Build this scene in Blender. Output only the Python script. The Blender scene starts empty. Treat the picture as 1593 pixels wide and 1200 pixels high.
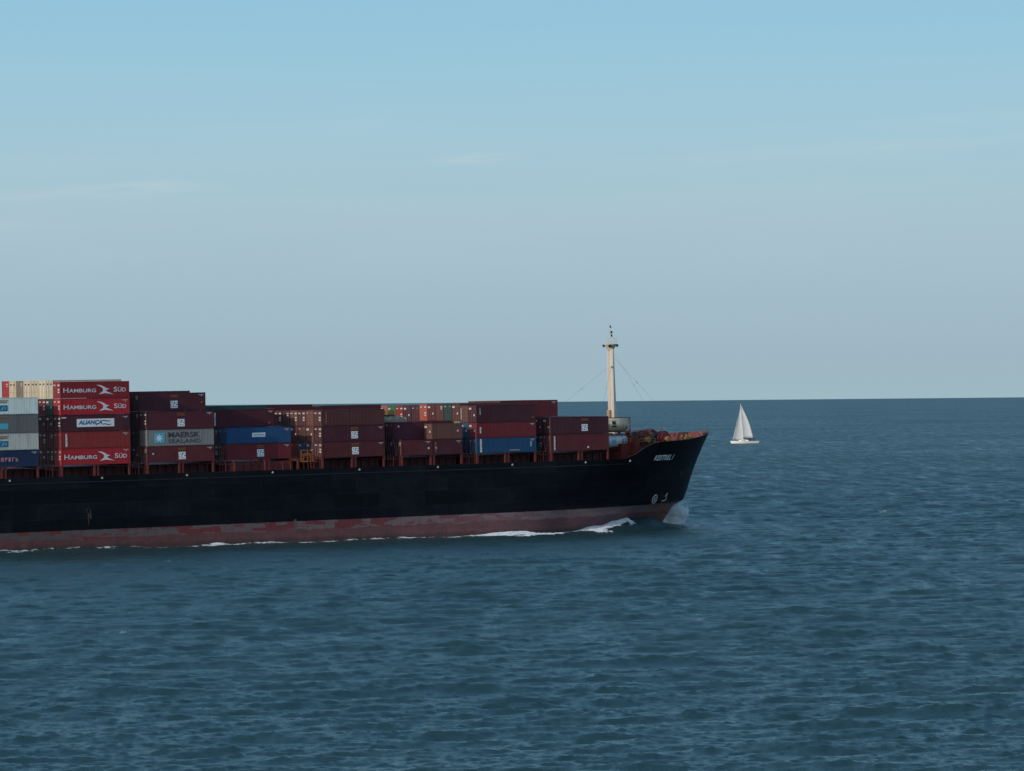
import bpy, bmesh, math, random
import numpy as np
from mathutils import Matrix, Vector
random.seed(7)
rng = np.random.default_rng(11)
sc = bpy.context.scene
C = sc.collection
R = math.radians

# ------------------------------------------------------------------ camera
EYE = 22.5
FPX = 5681.0                       # focal length in pixels of the 1593 px wide photograph
cam_d = bpy.data.cameras.new('camera')
cam = bpy.data.objects.new('camera', cam_d)
C.objects.link(cam)
cam_d.sensor_fit = 'HORIZONTAL'
cam_d.sensor_width = 36.0
cam_d.lens = 36.0 * FPX / 1593.0
cam_d.clip_start = 1.0
cam_d.clip_end = 200000.0
CAM_M = Matrix.Translation((0, 0, EYE)) @ Matrix.Rotation(R(90) + math.atan(25 / FPX), 4, 'X') @ Matrix.Rotation(-R(0.545), 4, 'Z')
cam.matrix_world = CAM_M
sc.camera = cam

# ------------------------------------------------------------------ sky and sun
SUN = Vector((-0.70, -0.71, 0)).normalized()
SUN_EL = R(19)
world = bpy.data.worlds.new('World')
sc.world = world
world.use_nodes = True
wn, wl = world.node_tree.nodes, world.node_tree.links
wn.clear()
w_out = wn.new('ShaderNodeOutputWorld')
w_bg = wn.new('ShaderNodeBackground')
w_bg.inputs['Strength'].default_value = 0.1
w_sky = wn.new('ShaderNodeTexSky')
w_sky.sky_type = 'NISHITA'
w_sky.sun_disc = False
w_sky.sun_elevation = SUN_EL
w_sky.sun_rotation = math.atan2(SUN.x, SUN.y) % (2 * math.pi)
w_sky.altitude = 0
w_sky.air_density = 1.0
w_sky.dust_density = 1.2
w_sky.ozone_density = 2.0
w_tc = wn.new('ShaderNodeTexCoord')
w_sep = wn.new('ShaderNodeSeparateXYZ')
wl.new(w_tc.outputs['Generated'], w_sep.inputs[0])


def srgb(r, g, b):
    f = lambda c: (c / 255 / 12.92) if c <= 10 else ((c / 255 + 0.055) / 1.055) ** 2.4
    return (f(r), f(g), f(b), 1.0)


w_map = wn.new('ShaderNodeMapRange')
w_map.inputs['From Min'].default_value = 0.0
w_map.inputs['From Max'].default_value = 1.0
wl.new(w_sep.outputs['Z'], w_map.inputs['Value'])
w_ramp = wn.new('ShaderNodeValToRGB')
GRAD = [(0.0, (160, 188, 199)), (0.010, (158, 184, 198)), (0.030, (163, 189, 205)), (0.052, (167, 196, 210)),
        (0.075, (161, 200, 217)), (0.105, (148, 197, 221)), (0.20, (132, 188, 221)), (0.5, (98, 154, 206)), (1.0, (84, 136, 196))]
el = w_ramp.color_ramp.elements
while len(el) < len(GRAD):
    el.new(0.5)
for e, (p, c) in zip(el, GRAD):
    e.position = p
    e.color = srgb(*c)
wl.new(w_map.outputs[0], w_ramp.inputs['Fac'])
w_gain = wn.new('ShaderNodeVectorMath')
w_gain.operation = 'SCALE'
w_gain.inputs['Scale'].default_value = 10.0
wl.new(w_ramp.outputs['Color'], w_gain.inputs[0])
# thin streaks of high cloud: noise laid out on the sky direction, stretched along the horizon
w_cm = wn.new('ShaderNodeMapping')
w_cm.inputs['Scale'].default_value = (10, 10, 95)
wl.new(w_tc.outputs['Generated'], w_cm.inputs['Vector'])
w_cn = wn.new('ShaderNodeTexNoise')
w_cn.inputs['Scale'].default_value = 1.0
w_cn.inputs['Detail'].default_value = 7
w_cn.inputs['Roughness'].default_value = 0.55
wl.new(w_cm.outputs[0], w_cn.inputs['Vector'])
w_cr = wn.new('ShaderNodeMapRange')
w_cr.inputs['From Min'].default_value = 0.45
w_cr.inputs['From Max'].default_value = 0.85
w_cr.inputs['To Max'].default_value = 0.26
wl.new(w_cn.outputs['Fac'], w_cr.inputs['Value'])
w_band = wn.new('ShaderNodeValToRGB')
w_band.color_ramp.elements[0].position = 0.02
w_band.color_ramp.elements[0].color = (0, 0, 0, 1)
w_band.color_ramp.elements[1].position = 0.10
w_band.color_ramp.elements[1].color = (0.1, 0.1, 0.1, 1)
bm_ = w_band.color_ramp.elements.new(0.058)
bm_.color = (1, 1, 1, 1)
wl.new(w_sep.outputs['Z'], w_band.inputs['Fac'])
w_cmul = wn.new('ShaderNodeMath')
w_cmul.operation = 'MULTIPLY'
wl.new(w_cr.outputs[0], w_cmul.inputs[0])
wl.new(w_band.outputs['Color'], w_cmul.inputs[1])
w_cmix = wn.new('ShaderNodeMix')
w_cmix.data_type = 'RGBA'
wl.new(w_cmul.outputs[0], w_cmix.inputs['Factor'])
wl.new(w_gain.outputs[0], w_cmix.inputs['A'])
w_cmix.inputs['B'].default_value = tuple(10 * v for v in srgb(188, 208, 216)[:3]) + (1,)
# a few separate wisps of cirrus, each at its own bearing and height in the sky
w_nv = wn.new('ShaderNodeMapping')
w_nv.inputs['Scale'].default_value = (60, 60, 620)
wl.new(w_tc.outputs['Generated'], w_nv.inputs['Vector'])
w_nn = wn.new('ShaderNodeTexNoise')
w_nn.inputs['Scale'].default_value = 1.0
w_nn.inputs['Detail'].default_value = 6
wl.new(w_nv.outputs[0], w_nn.inputs['Vector'])


def w_math(op, a, b):
    m = wn.new('ShaderNodeMath')
    m.operation = op
    for i_, v_ in enumerate((a, b)):
        if isinstance(v_, (int, float)):
            m.inputs[i_].default_value = v_
        else:
            wl.new(v_, m.inputs[i_])
    return m.outputs[0]


w_tot = None
for bx, bz, sx, sz, amp_ in ((-0.101, 0.0590, 0.017, 0.0016, 0.70), (-0.117, 0.0575, 0.030, 0.0012, 0.30), (-0.009, 0.0665, 0.009, 0.0012, 0.80), (0.110, 0.0690, 0.050, 0.0016, 0.30),
                             (0.135, 0.0760, 0.035, 0.0022, 0.22), (-0.135, 0.0500, 0.020, 0.004, 0.25), (0.03, 0.0500, 0.05, 0.0050, 0.12)):
    ex = w_math('POWER', w_math('DIVIDE', w_math('SUBTRACT', w_sep.outputs['X'], bx), sx), 2.0)
    ez = w_math('POWER', w_math('DIVIDE', w_math('SUBTRACT', w_sep.outputs['Z'], w_math('ADD', bz, w_math('MULTIPLY', w_math('SUBTRACT', w_sep.outputs['X'], bx), 0.05))), sz), 2.0)
    g_ = w_math('MULTIPLY', w_math('EXPONENT', w_math('MULTIPLY', w_math('ADD', ex, ez), -1.0), 0.0), amp_)
    w_tot = g_ if w_tot is None else w_math('ADD', w_tot, g_)
w_nr = wn.new('ShaderNodeMapRange')
w_nr.inputs['From Min'].default_value = 0.32
w_nr.inputs['From Max'].default_value = 0.68
wl.new(w_nn.outputs['Fac'], w_nr.inputs['Value'])
w_ahead = wn.new('ShaderNodeMath')
w_ahead.operation = 'GREATER_THAN'
w_ahead.inputs[1].default_value = 0.0
wl.new(w_sep.outputs['Y'], w_ahead.inputs[0])
w_fac = w_math('MULTIPLY', w_math('MULTIPLY', w_tot, w_nr.outputs[0]), w_ahead.outputs[0])
w_cmul2 = w_math('ADD', w_cmul.outputs[0], w_fac)
wl.new(w_cmul2, w_cmix.inputs['Factor'])
w_mix = wn.new('ShaderNodeMix')
w_mix.data_type = 'RGBA'
w_mix.inputs['Factor'].default_value = 0.93
wl.new(w_sky.outputs['Color'], w_mix.inputs['A'])
wl.new(w_cmix.outputs['Result'], w_mix.inputs['B'])
# the sky is whiter and brighter round the sun, behind the camera
w_dot = wn.new('ShaderNodeVectorMath')
w_dot.operation = 'DOT_PRODUCT'
wl.new(w_tc.outputs['Generated'], w_dot.inputs[0])
w_dot.inputs[1].default_value = (SUN.x * math.cos(SUN_EL), SUN.y * math.cos(SUN_EL), math.sin(SUN_EL))
w_mx = wn.new('ShaderNodeMath')
w_mx.operation = 'MAXIMUM'
w_mx.inputs[1].default_value = 0.0
wl.new(w_dot.outputs['Value'], w_mx.inputs[0])
w_pw = wn.new('ShaderNodeMath')
w_pw.operation = 'POWER'
w_pw.inputs[1].default_value = 2.0
wl.new(w_mx.outputs[0], w_pw.inputs[0])
w_gl = wn.new('ShaderNodeVectorMath')
w_gl.operation = 'SCALE'
w_gl.inputs[0].default_value = (9.5, 8.6, 7.2)
wl.new(w_pw.outputs[0], w_gl.inputs['Scale'])
w_ad = wn.new('ShaderNodeVectorMath')
w_ad.operation = 'ADD'
wl.new(w_mix.outputs['Result'], w_ad.inputs[0])
wl.new(w_gl.outputs[0], w_ad.inputs[1])
wl.new(w_ad.outputs[0], w_bg.inputs['Color'])
wl.new(w_bg.outputs[0], w_out.inputs['Surface'])

sun_d = bpy.data.lights.new('sun', 'SUN')
sun_d.energy = 2.4
sun_d.angle = R(0.5)
sun_d.color = (1.0, 0.88, 0.70)
sun = bpy.data.objects.new('sun', sun_d)
C.objects.link(sun)
to_sun = Vector((SUN.x * math.cos(SUN_EL), SUN.y * math.cos(SUN_EL), math.sin(SUN_EL)))
sun.rotation_euler = to_sun.to_track_quat('Z', 'Y').to_euler()

sc.view_settings.view_transform = 'Standard'
sc.view_settings.look = 'None'
sc.view_settings.gamma = 1
sc.view_settings.exposure = 0.0
sc.render.engine = 'CYCLES'
sc.cycles.max_bounces = 8
sc.cycles.volume_bounces = 4
sc.cycles.transparent_max_bounces = 8

# ------------------------------------------------------------------ geometry helpers
TH = R(34.9125)
PITCH = R(0.5)
SHIP = Matrix.Translation((-70.18, 569.23, 0)) @ Matrix.Rotation(TH, 4, 'Z') @ Matrix.Rotation(-PITCH, 4, 'Y')
# ship coordinates: x forward, y to port (y = 0 is the outermost starboard row), z up from the waterline


class MB:
    def __init__(s):
        s.v, s.f = [], []

    def add(s, vs, fs):
        o = len(s.v)
        s.v += [tuple(p) for p in vs]
        s.f += [tuple(i + o for i in f) for f in fs]
        return s

    def box(s, x0, x1, y0, y1, z0, z1):
        vs = [(x, y, z) for x in (x0, x1) for y in (y0, y1) for z in (z0, z1)]
        return s.add(vs, [(0, 1, 3, 2), (4, 6, 7, 5), (0, 4, 5, 1), (2, 3, 7, 6), (0, 2, 6, 4), (1, 5, 7, 3)])

    def tube(s, a, b, r0, r1=None, n=8, caps=True):
        a, b = Vector(a), Vector(b)
        r1 = r0 if r1 is None else r1
        d = (b - a).normalized()
        u = d.orthogonal().normalized()
        w = d.cross(u)
        vs = []
        for p, r in ((a, r0), (b, r1)):
            for k in range(n):
                t = 2 * math.pi * k / n
                vs.append(p + (u * math.cos(t) + w * math.sin(t)) * r)
        fs = [(k, (k + 1) % n, n + (k + 1) % n, n + k) for k in range(n)]
        if caps:
            fs += [tuple(range(n))[::-1], tuple(range(n, 2 * n))]
        return s.add(vs, fs)

    def lathe(s, prof, axis_o, axis_d, n=16):
        # prof: list of (distance along axis, radius)
        o, d = Vector(axis_o), Vector(axis_d).normalized()
        u = d.orthogonal().normalized()
        w = d.cross(u)
        vs = []
        for h, r in prof:
            for k in range(n):
                t = 2 * math.pi * k / n
                vs.append(o + d * h + (u * math.cos(t) + w * math.sin(t)) * max(r, 1e-3))
        fs = []
        for i in range(len(prof) - 1):
            for k in range(n):
                k2 = (k + 1) % n
                fs.append((i * n + k, i * n + k2, (i + 1) * n + k2, (i + 1) * n + k))
        fs += [tuple(range(n))[::-1], tuple(range((len(prof) - 1) * n, len(prof) * n))]
        return s.add(vs, fs)

    def mesh(s, name, mat=None, smooth=False):
        me = bpy.data.meshes.new(name)
        me.from_pydata(s.v, [], s.f)
        me.update()
        if mat:
            me.materials.append(mat)
        if smooth:
            for p in me.polygons:
                p.use_smooth = True
        return me

    def build(s, name, mat=None, parent=None, smooth=False):
        return obj(name, s.mesh(name, mat, smooth), parent)


def obj(name, me, parent=None, color=None):
    o = bpy.data.objects.new(name, me)
    C.objects.link(o)
    if parent:
        o.parent = parent
    if color:
        o.color = color
    return o


def thing(name, label, cat, group=None, matrix=None):
    o = bpy.data.objects.new(name, None)
    o.empty_display_size = 0.5
    C.objects.link(o)
    o['label'] = label
    o['category'] = cat
    if group:
        o['group'] = group
    if matrix is not None:
        o.matrix_world = matrix
    return o


# ------------------------------------------------------------------ materials
def new_mat(name):
    m = bpy.data.materials.new(name)
    m.use_nodes = True
    nt = m.node_tree
    b = nt.nodes['Principled BSDF']
    return m, nt.nodes, nt.links, b


def noise(n, l, vec, scale, detail=4, rough=0.55, mapping=None):
    if mapping:
        mp = n.new('ShaderNodeMapping')
        mp.inputs['Scale'].default_value = mapping
        l.new(vec, mp.inputs['Vector'])
        vec = mp.outputs[0]
    t = n.new('ShaderNodeTexNoise')
    t.inputs['Scale'].default_value = scale
    t.inputs['Detail'].default_value = detail
    t.inputs['Roughness'].default_value = rough
    l.new(vec, t.inputs['Vector'])
    return t.outputs['Fac']


def maprange(n, l, src, a, b, c=0.0, d=1.0):
    r = n.new('ShaderNodeMapRange')
    for k, v in zip(('From Min', 'From Max', 'To Min', 'To Max'), (a, b, c, d)):
        r.inputs[k].default_value = v
    l.new(src, r.inputs['Value'])
    return r.outputs[0]


def mixc(n, l, fac, a, b, mode='MIX'):
    m = n.new('ShaderNodeMix')
    m.data_type = 'RGBA'
    m.blend_type = mode
    for sock, val in (('Factor', fac), ('A', a), ('B', b)):
        if isinstance(val, (int, float)):
            m.inputs[sock].default_value = val
        elif isinstance(val, tuple):
            m.inputs[sock].default_value = val
        else:
            l.new(val, m.inputs[sock])
    return m.outputs['Result']


def math_(n, l, op, a, b=None):
    m = n.new('ShaderNodeMath')
    m.operation = op
    for i, val in enumerate((a, b)):
        if val is None:
            continue
        if isinstance(val, (int, float)):
            m.inputs[i].default_value = val
        else:
            l.new(val, m.inputs[i])
    return m.outputs[0]


def paint(name, col, rough=0.5, wear=0.25, metallic=0.0, wear_col=(0.10, 0.045, 0.025, 1), scale=0.6):
    """painted steel with blotches of rust or dirt laid out in object space"""
    m, n, l, b = new_mat(name)
    tc = n.new('ShaderNodeTexCoord')
    f = noise(n, l, tc.outputs['Object'], scale, 6, 0.65)
    fac = maprange(n, l, f, 0.5, 0.8, 0, wear)
    l.new(mixc(n, l, fac, tuple(col[:3]) + (1,), wear_col), b.inputs['Base Color'])
    b.inputs['Roughness'].default_value = rough
    b.inputs['Specular IOR Level'].default_value = 0.3
    b.inputs['Metallic'].default_value = metallic
    return m


def container_paint():
    m, n, l, b = new_mat('container_paint')
    oi = n.new('ShaderNodeObjectInfo')
    tc = n.new('ShaderNodeTexCoord')
    off = n.new('ShaderNodeVectorMath')
    off.operation = 'ADD'
    cx = n.new('ShaderNodeCombineXYZ')
    for i in range(3):
        l.new(math_(n, l, 'MULTIPLY', oi.outputs['Random'], 40.0 + 13 * i), cx.inputs[i])
    l.new(tc.outputs['Object'], off.inputs[0])
    l.new(cx.outputs[0], off.inputs[1])
    v = off.outputs[0]
    fade = noise(n, l, v, 0.45, 3, 0.5)
    col = mixc(n, l, maprange(n, l, fade, 0.3, 0.7, 0, 0.11), oi.outputs['Color'], (0.14, 0.10, 0.095, 1))
    col = mixc(n, l, maprange(n, l, noise(n, l, v, 1.0, 5, 0.6, (1.6, 1.6, 0.16)), 0.5, 0.8, 0, 0.42), col, (0.035, 0.02, 0.018, 1))
    col = mixc(n, l, maprange(n, l, noise(n, l, v, 2.3, 6, 0.7), 0.62, 0.74, 0, 0.55), col, (0.11, 0.045, 0.025, 1))
    l.new(col, b.inputs['Base Color'])
    b.inputs['Roughness'].default_value = 0.65
    b.inputs['Specular IOR Level'].default_value = 0.22
    return m


def hull_paint():
    m, n, l, b = new_mat('hull_paint')
    tc = n.new('ShaderNodeTexCoord')
    v = tc.outputs['Object']
    sep = n.new('ShaderNodeSeparateXYZ')
    l.new(v, sep.inputs[0])
    # black topsides: broad faded panels, vertical runs, rust
    top = mixc(n, l, maprange(n, l, noise(n, l, v, 0.35, 6, 0.65, (0.5, 0.5, 0.9)), 0.4, 0.75, 0, 0.9), (0.0022, 0.0022, 0.0036, 1), (0.007, 0.007, 0.009, 1))
    top = mixc(n, l, maprange(n, l, noise(n, l, v, 0.8, 6, 0.7, (1.2, 1.2, 0.10)), 0.60, 0.80, 0, 0.55), top, (0.018, 0.016, 0.017, 1))
    top = mixc(n, l, maprange(n, l, noise(n, l, v, 1.1, 7, 0.75, (0.8, 0.8, 0.35)), 0.70, 0.80, 0, 0.7), top, (0.045, 0.022, 0.014, 1))
    br = n.new('ShaderNodeTexBrick')
    cxz = n.new('ShaderNodeCombineXYZ')
    l.new(sep.outputs['X'], cxz.inputs[0])
    l.new(sep.outputs['Z'], cxz.inputs[1])
    l.new(cxz.outputs[0], br.inputs['Vector'])
    for k_, v_ in (('Scale', 1.0), ('Brick Width', 9.0), ('Row Height', 2.4), ('Mortar Size', 0.05), ('Mortar Smooth', 0.6)):
        br.inputs[k_].default_value = v_
    br.inputs['Color1'].default_value = (0.4, 0.4, 0.45, 1)
    br.inputs['Color2'].default_value = (2.2, 2.2, 2.4, 1)
    br.inputs['Mortar'].default_value = (3.4, 3.3, 3.3, 1)
    top = mixc(n, l, 0.75, top, br.outputs['Color'], 'MULTIPLY')
    runs = noise(n, l, v, 1.0, 6, 0.75, (1.6, 1.6, 0.05))
    top = mixc(n, l, maprange(n, l, runs, 0.58, 0.78, 0, 0.5), top, (0.022, 0.019, 0.019, 1))
    # boot topping: faded grey-pink upper strake with red repair patches, dull red below
    pn = noise(n, l, v, 0.75, 7, 0.75, (0.5, 0.5, 1.7))
    vor = n.new('ShaderNodeTexVoronoi')
    vor.distance = 'CHEBYCHEV'
    vm = n.new('ShaderNodeMapping')
    vm.inputs['Scale'].default_value = (0.30, 0.0, 1.3)
    l.new(v, vm.inputs['Vector'])
    l.new(vm.outputs[0], vor.inputs['Vector'])
    vor.inputs['Scale'].default_value = 1.0
    vs_ = n.new('ShaderNodeSeparateColor')
    l.new(vor.outputs['Color'], vs_.inputs[0])
    fwd = maprange(n, l, sep.outputs['X'], -10, 100, 0, 1)
    grey = mixc(n, l, fwd, (0.095, 0.078, 0.078, 1), (0.225, 0.150, 0.150, 1))
    red = mixc(n, l, noise(n, l, v, 0.9, 5, 0.6, (0.6, 0.6, 2)), (0.20, 0.024, 0.028, 1), (0.12, 0.032, 0.032, 1))
    low = mixc(n, l, fwd, (0.125, 0.043, 0.042, 1), (0.19, 0.082, 0.085, 1))
    aft_ = maprange(n, l, sep.outputs['X'], 55, 95, 1, 0.25)
    upper = mixc(n, l, math_(n, l, 'MULTIPLY', aft_, math_(n, l, 'MAXIMUM', maprange(n, l, vs_.outputs[0], 0.66, 0.68, 0, 0.85), maprange(n, l, pn, 0.54, 0.60, 0, 0.8))), grey, red)
    lower = mixc(n, l, maprange(n, l, pn, 0.40, 0.62, 0, 0.75), low, (0.085, 0.055, 0.055, 1))
    lower = mixc(n, l, maprange(n, l, noise(n, l, v, 1.6, 6, 0.7, (0.5, 0.5, 1)), 0.52, 0.72, 0, 0.7), lower, (0.21, 0.075, 0.06, 1))
    wob = math_(n, l, 'MULTIPLY', math_(n, l, 'SUBTRACT', noise(n, l, v, 0.25, 5, 0.7, (1, 1, 0.3)), 0.5), 1.3)
    zz = math_(n, l, 'ADD', sep.outputs['Z'], wob)
    boot = mixc(n, l, maprange(n, l, zz, 1.55, 1.75, 0, 1), lower, upper)
    vstr = noise(n, l, v, 1.0, 6, 0.75, (2.2, 2.2, 0.18))
    boot = mixc(n, l, maprange(n, l, vstr, 0.48, 0.72, 0, 0.38), boot, (0.055, 0.030, 0.027, 1))
    boot = mixc(n, l, maprange(n, l, noise(n, l, v, 1.7, 7, 0.75, (1.2, 1.2, 0.5)), 0.60, 0.70, 0, 0.4), boot, (0.19, 0.05, 0.035, 1))
    wet = math_(n, l, 'ADD', math_(n, l, 'ADD', sep.outputs['Z'], math_(n, l, 'MULTIPLY', sep.outputs['X'], 0.0087)), math_(n, l, 'MULTIPLY', wob, 0.6))
    boot = mixc(n, l, maprange(n, l, wet, 0.35, 1.0, 0.6, 0), boot, (0.028, 0.026, 0.020, 1))
    rusty = maprange(n, l, sep.outputs['X'], 119, 129, 0, 0.75)
    boot = mixc(n, l, rusty, boot, (0.20, 0.055, 0.03, 1))
    edge = math_(n, l, 'ADD', sep.outputs['Z'], math_(n, l, 'MULTIPLY', math_(n, l, 'SUBTRACT', noise(n, l, v, 1.5, 3), 0.5), 0.12))
    col = mixc(n, l, maprange(n, l, edge, 2.97, 3.05, 0, 1), boot, top)
    l.new(col, b.inputs['Base Color'])
    b.inputs['Roughness'].default_value = 0.5
    b.inputs['Specular IOR Level'].default_value = 0.14
    bp = n.new('ShaderNodeBump')
    bp.inputs['Strength'].default_value = 0.35
    bp.inputs['Distance'].default_value = 0.25
    l.new(noise(n, l, v, 0.45, 3, 0.5), bp.inputs['Height'])
    l.new(bp.outputs[0], b.inputs['Normal'])
    return m


M = {}
M['box'] = container_paint()
M['hull'] = hull_paint()
M['deck_red'] = paint('deck_red_paint', (0.17, 0.030, 0.028), 0.6, 0.6)
M['deck_dark'] = paint('deck_dark_paint', (0.035, 0.018, 0.016), 0.7, 0.5)
M['red_steel'] = paint('red_steel_paint', (0.115, 0.022, 0.022), 0.55, 0.5)
M['dark_red'] = paint('dark_red_paint', (0.06, 0.012, 0.014), 0.6, 0.5)
M['bright_red'] = paint('bright_red_paint', (0.115, 0.017, 0.019), 0.5, 0.5)
M['orange'] = paint('orange_paint', (0.24, 0.075, 0.018), 0.55, 0.4)
M['yellow'] = paint('yellow_paint', (0.20, 0.115, 0.03), 0.5, 0.3)
M['white'] = paint('white_paint', (0.70, 0.70, 0.70), 0.5, 0.12, wear_col=(0.35, 0.3, 0.27, 1))
M['letter'] = paint('letter_white_paint', (0.62, 0.60, 0.60), 0.6, 0.35, wear_col=(0.35, 0.25, 0.25, 1), scale=2)
M['faded'] = paint('faded_marking_paint', (0.36, 0.34, 0.33), 0.6, 0.3, scale=3)
M['stencil'] = paint('stencil_paint', (0.45, 0.43, 0.41), 0.6, 0.4, wear_col=(0.2, 0.12, 0.1, 1), scale=3)
M['orange_mark'] = paint('orange_marking_paint', (0.26, 0.11, 0.03), 0.6, 0.4, scale=3)
M['pink_mark'] = paint('pink_marking_paint', (0.40, 0.17, 0.20), 0.6, 0.3, scale=3)
M['sky_blue'] = paint('sky_blue_paint', (0.09, 0.36, 0.47), 0.5, 0.1)
M['logo_blue'] = paint('logo_blue_paint', (0.025, 0.11, 0.27), 0.5, 0.1)
M['teal'] = paint('teal_paint', (0.10, 0.40, 0.40), 0.5, 0.1)
M['rust'] = paint('rust_streak', (0.07, 0.03, 0.012), 0.8, 0.6, scale=3)
M['rust_pale'] = paint('salt_streak', (0.09, 0.08, 0.07), 0.8, 0.6, scale=3)
M['ink'] = paint('ink_black_paint', (0.012, 0.013, 0.016), 0.6, 0.0)
M['ink_grey'] = paint('ink_grey_paint', (0.045, 0.05, 0.055), 0.6, 0.1)
M['mast'] = paint('mast_cream_paint', (0.56, 0.49, 0.42), 0.5, 0.45, wear_col=(0.40, 0.30, 0.2, 1), scale=0.8)
M['steel'] = paint('grey_steel', (0.16, 0.16, 0.16), 0.5, 0.4)
M['dark'] = paint('dark_steel', (0.02, 0.02, 0.022), 0.6, 0.3)
M['tank_white'] = paint('tank_white_paint', (0.50, 0.51, 0.52), 0.35, 0.5, wear_col=(0.22, 0.19, 0.17, 1))
M['tank_cream'] = paint('tank_cream_paint', (0.54, 0.43, 0.28), 0.4, 0.5, wear_col=(0.2, 0.13, 0.08, 1))
M['tarp'] = paint('grey_green_tarpaulin', (0.10, 0.115, 0.105), 0.8, 0.4, wear_col=(0.05, 0.05, 0.05, 1))
M['gelcoat'] = paint('white_gelcoat', (0.80, 0.78, 0.72), 0.3, 0.05)
M['navy'] = paint('navy_canvas', (0.015, 0.02, 0.05), 0.7, 0.1)
M['teak'] = paint('teak_deck', (0.30, 0.22, 0.15), 0.7, 0.2)
M['alu'] = paint('mast_aluminium', (0.72, 0.72, 0.73), 0.4, 0.05)


def sailcloth():
    m, n, l, b = new_mat('sailcloth')
    tc = n.new('ShaderNodeTexCoord')
    w = n.new('ShaderNodeTexWave')
    w.bands_direction = 'Z'
    w.inputs['Scale'].default_value = 0.35
    w.inputs['Distortion'].default_value = 0.5
    l.new(tc.outputs['Object'], w.inputs['Vector'])
    l.new(mixc(n, l, maprange(n, l, w.outputs['Fac'], 0.94, 1.0, 0, 0.25), (0.78, 0.77, 0.76, 1), (0.55, 0.55, 0.55, 1)), b.inputs['Base Color'])
    b.inputs['Roughness'].default_value = 0.8
    tr = n.new('ShaderNodeBsdfTranslucent')
    tr.inputs['Color'].default_value = (0.75, 0.74, 0.70, 1)
    mx = n.new('ShaderNodeMixShader')
    mx.inputs[0].default_value = 0.3
    l.new(b.outputs[0], mx.inputs[1])
    l.new(tr.outputs[0], mx.inputs[2])
    l.new(mx.outputs[0], n['Material Output'].inputs['Surface'])
    return m


M['sail'] = sailcloth()

# ------------------------------------------------------------------ hull shape
CL = 16.1            # centreline (y, towards port) ; hull half breadth
HB = 16.4


def stem(z):         # forward end of the hull at height z (raked bow, cut back near the water)
    pts = [(-4, 127.0), (-1, 129.0), (0.9, 130.7), (2.5, 132.5), (3.4, 134.3), (5, 135.1), (9, 136.8), (13, 138.7), (15.6, 139.9), (18, 141.0)]
    return float(np.interp(z, [p[0] for p in pts], [p[1] for p in pts]))


def half(s, z):
    k = min(max((z - 0.0) / 13.0, -0.2), 1.15)
    s0 = 76 + (100 - 76) * max(k, 0) ** 1.1
    x = (s - s0) / (stem(z) - s0)
    if x <= 0:
        return HB
    x = min(x, 1.0)
    n = 1.85 + 0.75 * k
    return HB * (1 - x ** n) ** (0.95 - 0.1 * k) + 0.02


def ztop(s):
    return float(np.interp(s, [-200, 109.6, 112, 114.6, 116.4, 118, 126, 131, 136, 140, 142], [11.45, 11.45, 12.1, 13.4, 14.0, 14.2, 14.42, 14.8, 15.35, 15.6, 15.8]))


def hull_pt(s, z, off=0.0, side=-1):
    return (s, CL + side * (half(s, z) + off), z)


def make_hull():
    cols = np.concatenate([np.linspace(-70, 60, 40, endpoint=False), np.linspace(60, 108, 60, endpoint=False), np.linspace(108, 140.0, 110)])
    V = np.linspace(0, 1, 60)
    mb = MB()
    grid = []
    for side in (-1, 1):
        g = []
        for c in cols:
            col = []
            for v in V:
                if c <= 90:
                    s = c
                    z = -4 + (ztop(s) + 4) * v
                else:
                    q = (c - 90) / (140.0 - 90)
                    s = c
                    for _ in range(8):
                        z = -4 + (ztop(s) + 4) * v
                        s = 90 + q * (stem(z) - 90)
                col.append(len(mb.v))
                mb.v.append(hull_pt(s, z, 0, side))
            g.append(col)
        for i in range(len(cols) - 1):
            for j in range(len(V) - 1):
                f = (g[i][j], g[i + 1][j], g[i + 1][j + 1], g[i][j + 1])
                mb.f.append(f if side == -1 else f[::-1])
        grid.append(g)
    a, b = grid
    mb.f.append(tuple(a[0]) + tuple(b[0][::-1]))              # transom
    for j in range(len(V) - 1):                               # the narrow blade of the stem
        mb.f.append((a[-1][j], b[-1][j], b[-1][j + 1], a[-1][j + 1]))
    return mb


def loft_strip(pts_a, pts_b):
    n = len(pts_a)
    return list(pts_a) + list(pts_b), [(i, i + 1, n + i + 1, n + i) for i in range(n - 1)]


ship = thing('container_ship', 'black container ship with faded red boot topping, loaded with stacks of containers', 'cargo ship', matrix=SHIP)
hull_o = make_hull().build('hull', M['hull'], ship, smooth=True)

# deck plating and the inner face of the bulwark (red)
ss = np.concatenate([np.linspace(-70, 108, 60), np.linspace(109, 139.75, 80)])


def deck_z(s):
    return float(np.interp(s, [-200, 112, 116.5, 140], [11.1, 11.1, 12.95, 14.2]))


dk = MB()
dk.add(*loft_strip([(s, CL - max(half(s, deck_z(s)) - 0.12, 0.02), deck_z(s)) for s in ss], [(s, CL + max(half(s, deck_z(s)) - 0.12, 0.02), deck_z(s)) for s in ss]))
dk.build('deck', M['deck_dark'], ship)
bw = MB()
cap = MB()
for side in (-1, 1):
    outer = [(s, CL + side * half(s, ztop(s)), ztop(s) + 0.015) for s in ss]
    inner = [(s, CL + side * max(half(s, ztop(s)) - 0.3, 0.0), ztop(s) + 0.015) for s in ss]
    low = [(s, CL + side * max(half(s, deck_z(s)) - 0.3, 0.0), deck_z(s)) for s in ss]
    v, f = loft_strip(outer, inner)
    cap.add(v, f)
    v, f = loft_strip(inner, low)
    bw.add(v, f)
bw.build('bulwark', M['bright_red'], ship)
cap.build('capping_rail', M['dark'], ship)
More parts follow.
